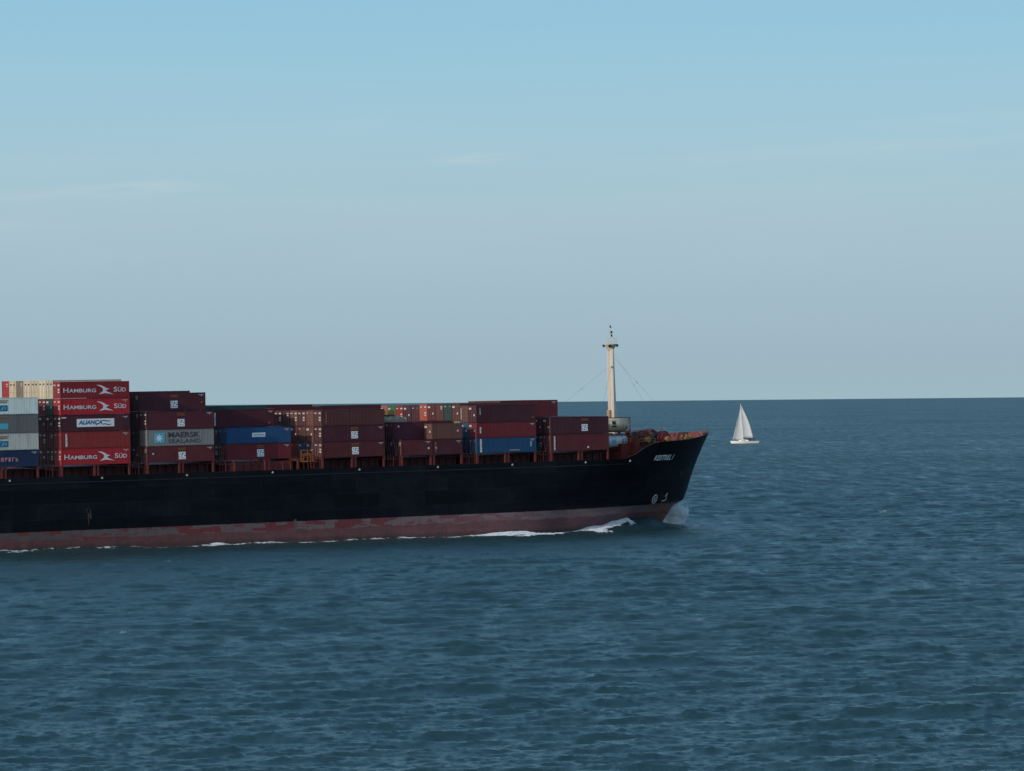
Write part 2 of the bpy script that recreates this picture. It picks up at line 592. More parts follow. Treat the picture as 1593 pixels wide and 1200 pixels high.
# black capping rail along the near edge, and the narrow ledge below the sheer
lg = MB()
ls = np.linspace(-70, 111, 90)
for z0, z1, pr in ((10.48, 10.60, 0.06),):
    for side in (-1, 1):
        a = [(s, CL + side * (half(s, z0) + pr), z0) for s in ls]
        b = [(s, CL + side * (half(s, z1) + pr), z1) for s in ls]
        i0 = [(s, CL + side * (half(s, z0) - 0.05), z0) for s in ls]
        i1 = [(s, CL + side * (half(s, z1) - 0.05), z1) for s in ls]
        for p, q in ((i0, a), (a, b), (b, i1)):
            lg.add(*loft_strip(p, q))
lg.build('rubbing_strake', M['dark'], ship)

# ------------------------------------------------------------------ containers
SMALL, BIG = 6.06, 12.19
WID = 2.44
STD, HC = 2.59, 2.896
_cache = {}


def corr_profile(L, x0, x1, pitch=0.28, depth=0.016):
    """x positions and inward offsets of a trapezoid corrugation"""
    n = max(int(round((x1 - x0) / pitch)), 1)
    p = (x1 - x0) / n
    out = []
    for i in range(n):
        a = x0 + i * p
        out += [(a, 0.0), (a + p * 0.26, 0.0), (a + p * 0.5, depth), (a + p * 0.76, depth)]
    out.append((x1, 0.0))
    return out


def container_meshes(L, H):
    key = (L, H)
    if key in _cache:
        return _cache[key]
    hl, hw = L / 2, WID / 2
    post, rail_b, rail_t = 0.17, 0.16, 0.12
    # corrugated shell: two sides and the front end, slightly ribbed roof, plain floor
    b = MB()
    z0, z1 = rail_b, H - rail_t
    pr = corr_profile(L, -hl + post, hl - post)
    for side in (-1, 1):
        vs, fs = [], []
        for x, d in pr:
            y = side * (hw - 0.012 - d)
            vs += [(x, y, z0), (x, y, z1)]
        for i in range(len(pr) - 1):
            f = (2 * i, 2 * i + 2, 2 * i + 3, 2 * i + 1)
            fs.append(f if side == -1 else f[::-1])
        b.add(vs, fs)
    pe = corr_profile(WID, -hw + post, hw - post, 0.25, 0.04)
    vs, fs = [], []
    for y, d in pe:
        x = hl - 0.02 - d
        vs += [(x, y, z0), (x, y, z1)]
    for i in range(len(pe) - 1):
        fs.append((2 * i, 2 * i + 2, 2 * i + 3, 2 * i + 1))
    b.add(vs, fs)
    b.box(-hl + 0.1, hl - 0.05, -hw + 0.06, hw - 0.06, 0.08, 0.14)
    pr2 = corr_profile(L, -hl + 0.12, hl - 0.12, 0.42, 0.02)
    vs, fs = [], []
    for x, d in pr2:
        vs += [(x, -hw + 0.05, H - 0.03 - d), (x, hw - 0.05, H - 0.03 - d)]
    for i in range(len(pr2) - 1):
        fs.append((2 * i, 2 * i + 2, 2 * i + 3, 2 * i + 1))
    b.add(vs, fs)
    body = b.mesh('body', M['box'])
    # frame: corner posts, rails, castings
    f = MB()
    for sx in (-1, 1):
        for sy in (-1, 1):
            xa, xb = sorted((sx * hl, sx * (hl - post)))
            ya, yb = sorted((sy * hw, sy * (hw - 0.15)))
            f.box(xa, xb, ya, yb, 0.12, H - 0.12)
            xa, xb = sorted((sx * (hl + 0.004), sx * (hl - 0.178)))
            ya, yb = sorted((sy * (hw + 0.004), sy * (hw - 0.162)))
            f.box(xa, xb, ya, yb, -0.002, 0.12)
            f.box(xa, xb, ya, yb, H - 0.12, H + 0.002)
    for sy in (-1, 1):
        ya, yb = sorted((sy * (hw - 0.002), sy * (hw - 0.07)))
        f.box(-hl + 0.178, hl - 0.178, ya, yb, 0.02, rail_b + 0.02)
        f.box(-hl + 0.178, hl - 0.178, ya, yb, H - rail_t, H - 0.012)
    for sx in (-1, 1):
        xa, xb = sorted((sx * (hl - 0.002), sx * (hl - 0.09)))
        f.box(xa, xb, -hw + 0.162, hw - 0.162, 0.02, rail_b)
        f.box(xa, xb, -hw + 0.162, hw - 0.162, H - rail_t, H - 0.012)
    frame = f.mesh('frame', M['box'])
    # door leaf (aft end), its four-bar locking gear
    dw = hw - 0.15
    d = MB()
    d.box(-hl + 0.035, -hl + 0.075, 0.006, dw, z0 + 0.005, z1 - 0.005)
    for k in range(4):
        za = z0 + 0.12 + k * (z1 - z0 - 0.2) / 4
        d.box(-hl + 0.022, -hl + 0.036, 0.09, dw - 0.09, za, za + (z1 - z0 - 0.2) / 4 - 0.12)
    door = d.mesh('door', M['box'])
    lb = MB()
    for yy in (0.26, dw - 0.24):
        lb.tube((-hl - 0.004, yy, z0 - 0.02), (-hl - 0.004, yy, z1 + 0.02), 0.02, n=6)
        lb.box(-hl - 0.03, -hl + 0.02, yy - 0.16, yy + 0.05, 1.05, 1.10)
    bars = lb.mesh('locking_bars', M['steel'])
    _cache[key] = (body, frame, door, bars)
    return _cache[key]


def flat_mark(name, mat, rects, L, H, parent, face='side'):
    """painted marks: rectangles (a0, a1, z0, z1) on the near side or the aft end, 12 mm proud of the paint"""
    if name == 'marking' and 1 < len(rects) <= 4:
        for q in rects:
            flat_mark(name, mat, [q], L, H, parent, face)
        return
    mb = MB()
    for a0, a1, z0, z1 in rects:
        if face == 'side':
            mb.box(a0, a1, -WID / 2 - 0.014, -WID / 2 - 0.003, z0, z1)
        else:
            mb.box(-L / 2 - 0.046, -L / 2 - 0.034, a0, a1, z0, z1)
    return mb.build(name, mat, parent)


def text_mesh(body, size, shear=0.0, bold=0.0, spacing=1.0):
    cu = bpy.data.curves.new('lettering', 'FONT')
    cu.body = body
    cu.size = size
    cu.shear = shear
    cu.offset = bold
    cu.space_character = spacing
    cu.resolution_u = 3
    o = bpy.data.objects.new('lettering', cu)
    C.objects.link(o)
    bpy.context.view_layer.update()
    dg = bpy.context.evaluated_depsgraph_get()
    me = bpy.data.meshes.new_from_object(o.evaluated_get(dg))
    bpy.data.objects.remove(o)
    bpy.data.curves.remove(cu)
    co = np.array([v.co[:] for v in me.vertices])
    return me, co


def place_text(name, body, mat, parent, fn, x0, x1, z0, z1, shear=0.0, bold=0.0, spacing=1.0):
    """set a word into the rectangle x0..x1, z0..z1; fn maps (x, z) to a point"""
    me, co = text_mesh(body, 1.0, shear, bold, spacing)
    lo, hi = co.min(0), co.max(0)
    for v, c in zip(me.vertices, co):
        v.co = fn(x0 + (c[0] - lo[0]) / (hi[0] - lo[0]) * (x1 - x0), z0 + (c[1] - lo[1]) / (hi[1] - lo[1]) * (z1 - z0))
    me.materials.clear()
    me.materials.append(mat)
    for p in me.polygons:
        p.material_index = 0
    return obj(name, me, parent)


side_fn = lambda x, z: (x, -WID / 2 - 0.016, z)


def poly_mark(name, mat, pts, parent, fn=side_fn):
    mb = MB()
    mb.add([fn(x, z) for x, z in pts], [tuple(range(len(pts)))])
    return mb.build(name, mat, parent)


# colours: paint albedo (linear)
COL = {
    'maroon': (0.073, 0.013, 0.021), 'dark maroon': (0.055, 0.012, 0.020), 'plum': (0.060, 0.011, 0.024),
    'red brown': (0.092, 0.015, 0.020), 'brown': (0.085, 0.026, 0.025), 'faded brown': (0.118, 0.045, 0.038), 'crimson': (0.15, 0.014, 0.022),
    'red': (0.40, 0.018, 0.026), 'deep red': (0.23, 0.015, 0.022), 'brick red': (0.25, 0.026, 0.026), 'orange red': (0.40, 0.085, 0.055),
    'blue': (0.010, 0.062, 0.150), 'navy': (0.007, 0.026, 0.075), 'dark green': (0.012, 0.045, 0.040), 'green': (0.03, 0.12, 0.06), 'pale green': (0.17, 0.22, 0.15),
    'white': (0.62, 0.64, 0.65), 'grey': (0.145, 0.145, 0.145), 'silver grey': (0.23, 0.235, 0.235), 'cream': (0.56, 0.54, 0.47), 'beige': (0.55, 0.47, 0.35),
    'taupe': (0.20, 0.165, 0.13), 'mid grey': (0.10, 0.10, 0.10),
}
TIER = ['bottom tier', 'second tier', 'third tier', 'fourth tier', 'fifth tier']
ROW = ['nearest row', 'second row in', 'third row in', 'fourth row in', 'fifth row in', 'sixth row in', 'seventh row in', 'eighth row in',
       'ninth row in', 'tenth row in', 'eleventh row in', 'twelfth row in']
N_BOX = [0]


def container(s0, row, z, L, H, col, label, marks=(), group='containers stacked on the ship'):
    """s0 = aft end along the ship; row 1 is the row nearest the camera"""
    loc = Matrix.Translation((s0 + L / 2, (row - 1) * 2.5 + WID / 2, z))
    t = thing('shipping_container', label, 'container', group, SHIP @ loc)
    body, frame, door, bars = container_meshes(L, H)
    k = random.uniform(0.86, 1.14)
    c = tuple(v * k * random.uniform(0.95, 1.05) for v in COL[col]) + (1,)
    obj('body', body, t, c)
    obj('frame', frame, t, tuple(v * 0.86 for v in c[:3]) + (1,))
    for sgn in (1, -1):
        d = obj('door', door, t, c)
        if sgn == -1:
            d.rotation_euler = (0, 0, 0)
            d.scale = (1, -1, 1)
        obj('locking_bars', bars, d)
    N_BOX[0] += 1
    for mk in marks:
        mk(t, L, H)
    return t


# ---- marks
def m_id(t, L, H):                 # small registration marks at the top forward corner
    flat_mark('marking', M['faded'], [(L / 2 - 1.25, L / 2 - 0.35, H - 0.42, H - 0.30)], L, H, t)
    flat_mark('marking', M['faded'], [(L / 2 - 0.85, L / 2 - 0.62, H - 0.62, H - 0.47)], L, H, t)


def m_strip(x, w=0.28, z0=0.35, z1=2.2, mat='faded'):
    def f(t, L, H):
        r = []
        z = z0
        while z < z1:
            h = random.uniform(0.14, 0.24)
            r.append((-L / 2 + x, -L / 2 + x + w * random.uniform(0.75, 1), z, min(z + h, z1)))
            z += h + 0.05
        flat_mark('marking', M[mat], r, L, H, t)
    return f


def m_block(x=6.55):               # square white mark with dark angular strokes, two lines of orange text above
    def f(t, L, H):
        x0 = -L / 2 + x - 0.65
        flat_mark('emblem', M['white'], [(x0, x0 + 1.3, 0.45, 1.62)], L, H, t)
        fn = lambda a, z: (x0 + a, -WID / 2 - 0.024, 0.45 + z)
        mb = MB()
        for p in ([(0.20, 0.78), (0.42, 0.98), (0.36, 1.04), (0.14, 0.86)], [(0.42, 0.52), (0.66, 0.62), (0.92, 1.04), (0.72, 1.02), (0.58, 0.74)],
                  [(1.08, 0.98), (1.30, 0.98), (1.30, 0.88), (1.12, 0.88)], [(0.92, 0.66), (1.30, 0.62), (1.30, 0.50), (0.98, 0.54)],
                  [(0.36, 0.26), (0.62, 0.36), (0.74, 0.28), (0.46, 0.16)], [(0.0, 0.50), (0.22, 0.56), (0.22, 0.48), (0.0, 0.42)], [(0.06, 0.20), (0.20, 0.3), (0.24, 0.22), (0.1, 0.1)],
                  [(0.84, 0.16), (1.04, 0.30), (1.12, 0.24), (0.92, 0.10)]):
            mb.add([fn(a, z) for a, z in p], [tuple(range(len(p)))])
        mb.build('emblem_strokes', M['ink'], t)
        r = []
        for zz in (H - 0.33, H - 0.58):
            a = x0 - 0.05
            while a < x0 + 1.3:
                w = random.uniform(0.08, 0.2)
                r.append((a, a + w, zz - 0.13, zz))
                a += w + 0.05
        flat_mark('marking', M['orange_mark'], r, L, H, t)
    return f


def m_dot(x, z, w=0.3, mat='letter'):
    def f(t, L, H):
        flat_mark('marking', M[mat], [(-L / 2 + x, -L / 2 + x + w, z, z + w * 0.9)], L, H, t)
    return f


def m_line(x0, x1, z, h=0.14, mat='faded'):
    def f(t, L, H):
        r, a = [], x0
        while a < x1:
            w = random.uniform(0.09, 0.22)
            r.append((-L / 2 + a, -L / 2 + min(a + w, x1), z, z + h))
            a += w + 0.04
        flat_mark('marking', M[mat], r, L, H, t)
    return f


def m_end(kind=0):                 # white stencils on the doors
    def f(t, L, H):
        R_ = {0: [(-1.0, -0.3, H - 0.62, H - 0.42), (-0.9, -0.4, H - 0.95, H - 0.75)],
              1: [(-1.0, -0.35, H - 0.65, H - 0.40), (-0.95, -0.4, 1.25, 1.5), (-0.95, -0.4, 0.85, 1.08), (0.35, 0.95, H - 0.6, H - 0.42)],
              2: [(0.3, 1.0, H - 0.7, H - 0.4), (-0.7, -0.35, 1.1, 1.4)],
              3: [(-0.85, -0.6, H - 0.5, H - 0.42), (0.45, 0.9, H - 0.55, H - 0.38)],
              4: [(0.78, 0.95, 0.5, H - 0.4)]}[kind]
        flat_mark('marking', M['stencil' if kind in (1, 2, 4) else 'faded'], R_, L, H, t, 'end')
    return f


def m_endstains(t, L, H):          # dark square stencil high on each cream door
    flat_mark('marking', M['ink_grey'], [(-0.75, -0.35, H - 0.72, H - 0.5), (0.3, 0.7, H - 0.72, H - 0.5)], L, H, t, 'end')


def m_seabird(thin=False):
    def f(t, L, H):
        k = lambda px: (px - 640) / 56.6 - L / 2
        zc = H * 0.50
        kz = lambda py: zc + (415 - py) / 66.0
        place_text('lettering', 'H', M['letter'], t, side_fn, k(668), k(718), zc - 0.40, zc + 0.34, bold=0.012)
        place_text('lettering', 'AMBURG', M['letter'], t, side_fn, k(724), k(994), zc - 0.40, zc + 0.18, bold=0.015)
        place_text('lettering', 'S', M['letter'], t, side_fn, k(1172), k(1208), zc - 0.36, zc + 0.40, bold=0.012)
        place_text('lettering', '\u00dcD', M['letter'], t, side_fn, k(1214), k(1296), zc - 0.36, zc + 0.42, bold=0.015)
        pts = [(998, 366), (1040, 368), (1078, 386), (1096, 400), (1128, 406), (1092, 424), (1104, 436), (1170, 464), (1085, 452), (1022, 464), (1062, 432), (1064, 404), (1040, 384)]
        mb = MB()
        P = [(k(a), kz(b)) for a, b in pts]
        mb.add([side_fn(*p) for p in P], [(0, 1, 12), (1, 2, 11, 12), (2, 3, 11), (3, 4, 5, 11), (11, 5, 6, 10), (10, 6, 8, 9), (6, 7, 8)])
        mb.build('bird_emblem', M['letter'], t)
    return f


def m_star(t, L, H):
    k = lambda px: (px - 258) / 57.2 - L / 2
    zc = H * 0.5
    flat_mark('star_panel', M['sky_blue'], [(k(330), k(440), zc - 0.80, zc + 0.80)], L, H, t)
    cx = k(381)
    pts = []
    for i in range(14):
        a = math.pi / 2 + i * math.pi / 7
        r = 0.74 if i % 2 == 0 else 0.30
        pts.append((cx + r * math.cos(a), zc - 0.02 + r * math.sin(a)))
    fn = lambda x, z: (x, -WID / 2 - 0.022, z)
    mb = MB()
    mb.add([fn(cx, zc)] + [fn(*p) for p in pts], [(0, i + 1, (i + 1) % 14 + 1) for i in range(14)])
    mb.build('star_emblem', M['white'], t)
    place_text('lettering', 'MAERSK', M['ink_grey'], t, side_fn, k(475), k(805), zc + 0.02, zc + 0.90, bold=0.02)
    place_text('lettering', 'SEALAND', M['ink_grey'], t, side_fn, k(475), k(812), zc - 0.86, zc - 0.22, bold=0.012, spacing=1.15)


def m_plate(t, L, H):              # white panel with blue slanted word and two stripes
    k = lambda px: (px - 640) / 56.6 - L / 2
    zc = H * 0.52
    flat_mark('sign_panel', M['white'], [(k(797), k(1172), zc - 0.63, zc + 0.63)], L, H, t)
    fn = lambda x, z: (x, -WID / 2 - 0.024, z)
    place_text('lettering', 'ALIAN\u00c7A', M['logo_blue'], t, fn, k(812), k(1052), zc - 0.42, zc + 0.42, shear=0.25, bold=0.045)
    w = [(0, 0.30), (0.35, 0.36), (0.75, 0.27), (1.1, 0.24), (1.48, 0.30), (1.48, 0.42), (1.1, 0.36), (0.75, 0.42), (0.35, 0.50), (0, 0.44)]
    poly_mark('stripe', M['ink'], [(k(1050) + a, zc + b - 0.10) for a, b in w], t, fn)
    poly_mark('stripe', M['bright_red'], [(k(1056) + a, zc + b - 0.64) for a, b in w], t, fn)


def m_smallplate(t, L, H):
    x0 = -L / 2 + 4.85
    flat_mark('sign_panel', M['white'], [(x0, x0 + 2.5, 1.02, 1.72)], L, H, t)
    r, a = [], x0 + 0.3
    while a < x0 + 2.1:
        w = random.uniform(0.12, 0.22)
        r.append((a, a + w, 1.26, 1.46))
        a += w + 0.05
    mb = MB()
    for a0, a1, z0, z1 in r:
        mb.box(a0, a1, -WID / 2 - 0.026, -WID / 2 - 0.016, z0, z1)
    mb.build('lettering', M['faded'], t)


def m_bluelogo(t, L, H):
    e = 6.9 - L / 2
    flat_mark('emblem', M['logo_blue'], [(e - 2.6, e, 0.52, 1.42)], L, H, t)
    mb = MB()
    for p in ([(-2.2, 0.8), (-1.7, 1.2), (-1.2, 1.2), (-1.7, 0.75)], [(-1.25, 0.65), (-0.75, 1.25), (-0.45, 1.25), (-0.9, 0.65)], [(-0.6, 0.7), (-0.35, 0.7), (-0.15, 1.15), (-0.4, 1.1)]):
        mb.add([(e + a, -WID / 2 - 0.022, z) for a, z in p], [(0, 1, 2, 3)])
    mb.build('emblem_strokes', M['teal'], t)
    m_line(5.4, 7.0, H - 0.55, 0.16, 'orange_mark')(t, L, H)
    m_line(5.4, 6.8, H - 0.82, 0.16, 'orange_mark')(t, L, H)


def m_cyanlogo(t, L, H):
    e = 6.9 - L / 2
    flat_mark('emblem', M['sky_blue'], [(e - 2.6, e + 0.1, 0.62, 1.52)], L, H, t)
    m_line(5.2, 7.0, H - 0.6, 0.2, 'orange_mark')(t, L, H)


def m_pinkword(t, L, H):
    r, a = [], 3.2
    while a < 8.7:
        r += [(a - L / 2, a - L / 2 + 0.16, 0.85, 1.45), (a - L / 2 + 0.16, a - L / 2 + 0.42, random.choice((0.85, 1.1, 1.3)), random.choice((1.45, 1.45, 1.2)) + 0.05)]
        a += 0.62
    flat_mark('lettering', M['pink_mark'], [q for q in r if q[3] > q[2]], L, H, t)


BAY = ['bay cut by left photo edge', 'tall bay with the bright red boxes', 'bay with star-emblem box', 'bay with white-plate blue box',
       'bay aft of short boxes', 'bay with the short boxes', 'bay with red-over-blue boxes', 'bay aft of tanks']
S0 = [-16.15, -0.02, 15.25, 31.17, 47.80, 63.30, 78.45, 93.78]
BASE = [13.2, 13.2, 13.2, 13.2, 13.17, 13.13, 13.12, 13.10]       # ship-frame height of the bottom tier (the trim adds the rest)
GAP = 0.02


def auto_label(col, tier, row, bay, note=''):
    return f"{col} container{note}, {TIER[tier]}, {ROW[row - 1]}, {BAY[bay]}"


def stack(bay, row, specs, first_tier=0, z=None, aft=0.0):
    """specs bottom to top: (colour, height, length, marks, note) or None for an empty slot"""
    z = BASE[bay] if z is None else z
    for i, sp in enumerate(specs):
        if sp is None:
            z += STD + GAP
            continue
        col, H = sp[0], sp[1]
        marks = sp[2] if len(sp) > 2 else (m_end(random.choice((0, 1, 2, 3))),)
        note = sp[3] if len(sp) > 3 else ''
        lab = sp[4] if len(sp) > 4 else auto_label(col, first_tier + i, row, bay, note)
        container(S0[bay] + aft, row, z, BIG, H, col, lab, marks)
        z += H + GAP


def skip_to(bay, heights):
    return BASE[bay] + sum(h + GAP for h in heights)


REDS = ['maroon', 'dark maroon', 'red brown', 'plum', 'brown', 'maroon', 'dark maroon']
rc = lambda: random.choice(REDS)

# bay 0: at the left edge
stack(0, 1, [('navy', STD, (m_pinkword, m_id), '', 'navy blue container with faded pink lettering, bottom of the stack at left photo edge'),
             ('cream', STD, (m_bluelogo,), '', 'cream container with blue emblem, second tier of the stack at left photo edge'),
             ('grey', HC, (m_cyanlogo,), '', 'dark grey container with pale blue emblem, third tier at left photo edge'),
             ('white', STD, (m_bluelogo,), '', 'white container with blue and teal emblem, top of stack at left photo edge')])
stack(0, 2, [(rc(), STD), (rc(), STD), (rc(), STD), ('cream', HC)])
for r_, c_ in zip(range(3, 7), ['beige', 'grey', 'white', 'maroon']):
    stack(0, r_, [(c_, HC)], 3, skip_to(0, [STD] * 3))

# bay 1: the tall red stack
stack(1, 1, [('red', STD, (m_seabird(), m_id, m_end(1)), '', 'bright red container with white bird emblem and lettering, bottom of tall red stack'),
             ('brick red', STD, (m_strip(0.75, 0.35, 0.3, 2.3, 'letter'), m_id, m_end(3)), '', 'plain brick red container with one vertical white marking, second tier of tall red stack'),
             ('dark maroon', STD, (m_plate, m_id, m_line(0.1, 0.9, 2.1, 0.2, 'letter'), m_end(1)), '', 'dark maroon container with white panel of blue lettering amid bright red boxes'),
             ('red', STD, (m_seabird(), m_id, m_end(1)), '', 'bright red container with white bird emblem, second from top of tall red stack'),
             ('deep red', STD, (m_seabird(), m_end(1)), '', 'deep red container with white bird emblem, topmost of the tall red stack')])
stack(1, 2, [(rc(), STD), (rc(), STD), (rc(), STD), ('dark green', STD), ('beige', HC, (m_endstains,))])
stack(1, 3, [(rc(), STD), (rc(), STD), (rc(), STD), ('crimson', STD, (m_end(1),)), ('beige', HC, (m_endstains,))])
for r_, c_ in zip(range(4, 10), ['beige', 'beige', 'taupe', 'beige', 'red', 'dark maroon']):
    if r_ < 9:
        stack(1, r_, [(c_, HC, (m_endstains,) if c_ == 'beige' else (m_end(0),))], 4, skip_to(1, [STD] * 4))
stack(1, 4, [(rc(), STD), (rc(), STD), (rc(), STD), ('dark maroon', STD)])

# bay 2: the star emblem
stack(2, 1, [('red brown', STD, (m_block(6.3), m_id, m_end(0), m_dot(0.9, 1.3, 0.25)), ' with white square mark'),
             ('silver grey', STD, (m_star, m_end(3)), '', 'silver grey container with white star on pale blue square and dark lettering'),
             ('maroon', HC, (m_block(6.2), m_id, m_end(1)), ' with white square mark')])
stack(2, 2, [(rc(), STD), (rc(), STD), (rc(), HC), ('dark maroon', HC, (m_block(6.4), m_id, m_dot(11.3, 1.2, 0.3, 'orange_mark'), m_end(0)), ' with white square mark')])
stack(2, 3, [(rc(), STD), (rc(), STD), (rc(), HC), ('maroon', HC)])
for r_ in range(4, 9):
    stack(2, r_, [(['plum', 'maroon', 'dark maroon', 'brown', 'maroon'][r_ - 4], HC)], 3, skip_to(2, [STD, STD, HC, 0.3 - GAP]))

# bay 3: outermost row is empty
stack(3, 2, [('crimson', STD, (m_block(6.4), m_id, m_end(3)), ' with white square mark'),
             ('blue', STD, (m_smallplate, m_id, m_end(3)), '', 'bright blue container with a small white plate, beside the grey star-emblem box')])
stack(3, 3, [(rc(), STD), ('navy', STD)])
stack(3, 4, [(rc(), STD), (rc(), STD), ('maroon', HC, (m_strip(0.75, 0.3, 0.3, 2.4, 'letter'), m_id, m_dot(11.0, 0.5, 0.3, 'orange_mark')), ' with vertical white lettering')])
stack(3, 5, [(rc(), STD), (rc(), STD), ('dark green', HC)], z=BASE[3] + 0.6)
for r_ in range(6, 11):
    stack(3, r_, [(['dark green', 'maroon', 'plum', 'dark green', 'maroon'][r_ - 6], HC)], 2, skip_to(3, [STD, STD, 0.55]))

# bay 4
stack(4, 1, [('red brown', STD, (m_block(6.4), m_id, m_end(1)), ' with white square mark'),
             ('maroon', STD, (m_block(6.3), m_id, m_end(1)), ' with white square mark'),
             ('brown', STD, (m_strip(0.75, 0.25, 0.4, 2.3, 'orange_mark'), m_end(1)))])
stack(4, 2, [('brown', STD, (m_end(2),)), ('faded brown', STD, (m_end(2),)), ('faded brown', STD, (m_end(3),))])
stack(4, 3, [('blue', STD, (m_end(2),)), ('brown', STD, (m_end(3),)), ('brown', STD, (m_end(1),))])
stack(4, 4, [('brick red', STD, (m_end(3),)), ('maroon', STD, (m_end(2),)), ('faded brown', STD, (m_end(1),))])
stack(4, 5, [('dark green', STD), ('dark maroon', STD, (m_end(3),)), ('plum', STD, (m_end(0),))])
stack(4, 6, [('dark maroon', STD), ('plum', STD), ('maroon', STD, (m_end(1),))])
for r_ in range(7, 13):
    hh = 0.12 if r_ < 10 else 0.85
    stack(4, r_, [(['maroon', 'brown', 'plum', 'maroon', 'dark maroon', 'maroon'][r_ - 7], HC if r_ < 10 else STD + 0.0)], 2, skip_to(4, [STD, STD, hh - GAP]))

# bay 5: short boxes
SB = S0[5]


def short(aft, row, z, col, H, label, marks=()):
    container(SB + aft, row, z, SMALL, H, col, label, marks, 'short containers on the ship')


short(0.0, 1, BASE[5], 'red brown', STD, 'short maroon container, aft one of the pair on deck, under a bare grey top', (m_dot(5.2, 1.0, 0.32), m_id, m_end(0)))
short(6.13, 1, BASE[5], 'maroon', STD, 'short maroon container with orange vertical marking, under the faded brown short one', (m_strip(0.5, 0.3, 0.5, 2.1, 'orange_mark'), m_dot(0.55, 1.0, 0.32), m_id))
short(6.13, 1, BASE[5] + STD + GAP, 'faded brown', STD, 'short faded brown container, upper one at the front of the short boxes', (m_dot(5.0, 1.2, 0.3), m_end(2)))
stack(5, 2, [(rc(), STD), ('plum', HC, (m_dot(0.9, 2.1, 0.3), m_end(3)))])
stack(5, 3, [(rc(), STD), ('maroon', HC)])
for r_ in range(4, 11):
    stack(5, r_, [(['brown', 'maroon', 'plum', 'maroon', 'cream', 'dark maroon', 'maroon'][r_ - 4], HC)], 1, skip_to(5, [STD]))
for r_ in (11, 12):
    stack(5, r_, [(['crimson', 'plum'][r_ - 11], STD), (['maroon', 'dark green'][r_ - 11], HC)], 1, skip_to(5, [STD + 0.3]))

# bay 6
stack(6, 1, [('blue', STD, (m_strip(0.6, 0.42, 0.2, 2.4, 'letter'), m_strip(11.0, 0.2, 1.0, 1.9, 'letter'), m_id, m_line(6.6, 8.7, 0.35, 0.16), m_end(3)), '', 'royal blue container with vertical white lettering, below the crimson box'),
             ('crimson', STD, (m_strip(0.6, 0.3, 0.8, 1.8, 'letter'), m_id, m_end(2)), '', 'crimson red container directly on top of the royal blue container'),
             ('dark maroon', HC, (m_strip(0.6, 0.25, 1.3, 2.4, 'faded'), m_dot(11.4, 0.6, 0.3, 'orange_mark'), m_end(2)))])
stack(6, 2, [('navy', STD, (m_end(3),)), ('blue', STD, (m_end(2),)), ('faded brown', HC, (m_end(4),))])
stack(6, 3, [('dark green', STD, (m_end(0),)), ('pale green', STD, (m_end(2),)), ('brown', HC, (m_end(2),))], z=BASE[6] + 0.3)
for r_, c_, k_ in zip(range(4, 8), ['dark green', 'brown', 'red brown', 'orange red'], (3, 0, 2, 1)):
    stack(6, r_, [(c_, HC, (m_end(k_),))], 2, skip_to(6, [STD, STD, 0.3 - GAP]))
for r_, c_, k_ in zip(range(8, 13), ['dark maroon', 'plum', 'brick red', 'green', 'orange red'], (3, 2, 1, 2, 2)):
    stack(6, r_, [(c_, HC, (m_end(k_),))], 2, skip_to(6, [STD, STD, 0.05]))

# bay 7
stack(7, 1, [('red brown', HC, (m_strip(0.55, 0.32, 0.2, 2.6, 'letter'), m_dot(7.6, 0.45, 0.34), m_end(3)), ' with vertical white lettering'),
             ('dark maroon', HC, (m_block(8.3 - 1.2), m_end(2)), ' with white square mark')])
stack(7, 2, [('dark maroon', HC), ('maroon', HC, (m_end(2),))])
stack(7, 3, [('plum', HC), ('brown', HC)])
for r_ in range(4, 7):
    stack(7, r_, [(['maroon', 'brown', 'plum'][r_ - 4], HC)], 1, skip_to(7, [HC]))
for r_ in range(7, 11):
    stack(7, r_, [(['maroon', 'dark maroon', 'plum', 'maroon'][r_ - 7], HC), (['red brown', 'maroon', 'dark maroon', 'brown'][r_ - 7], HC, (m_id, m_end(2)))], 1, skip_to(7, [HC]))


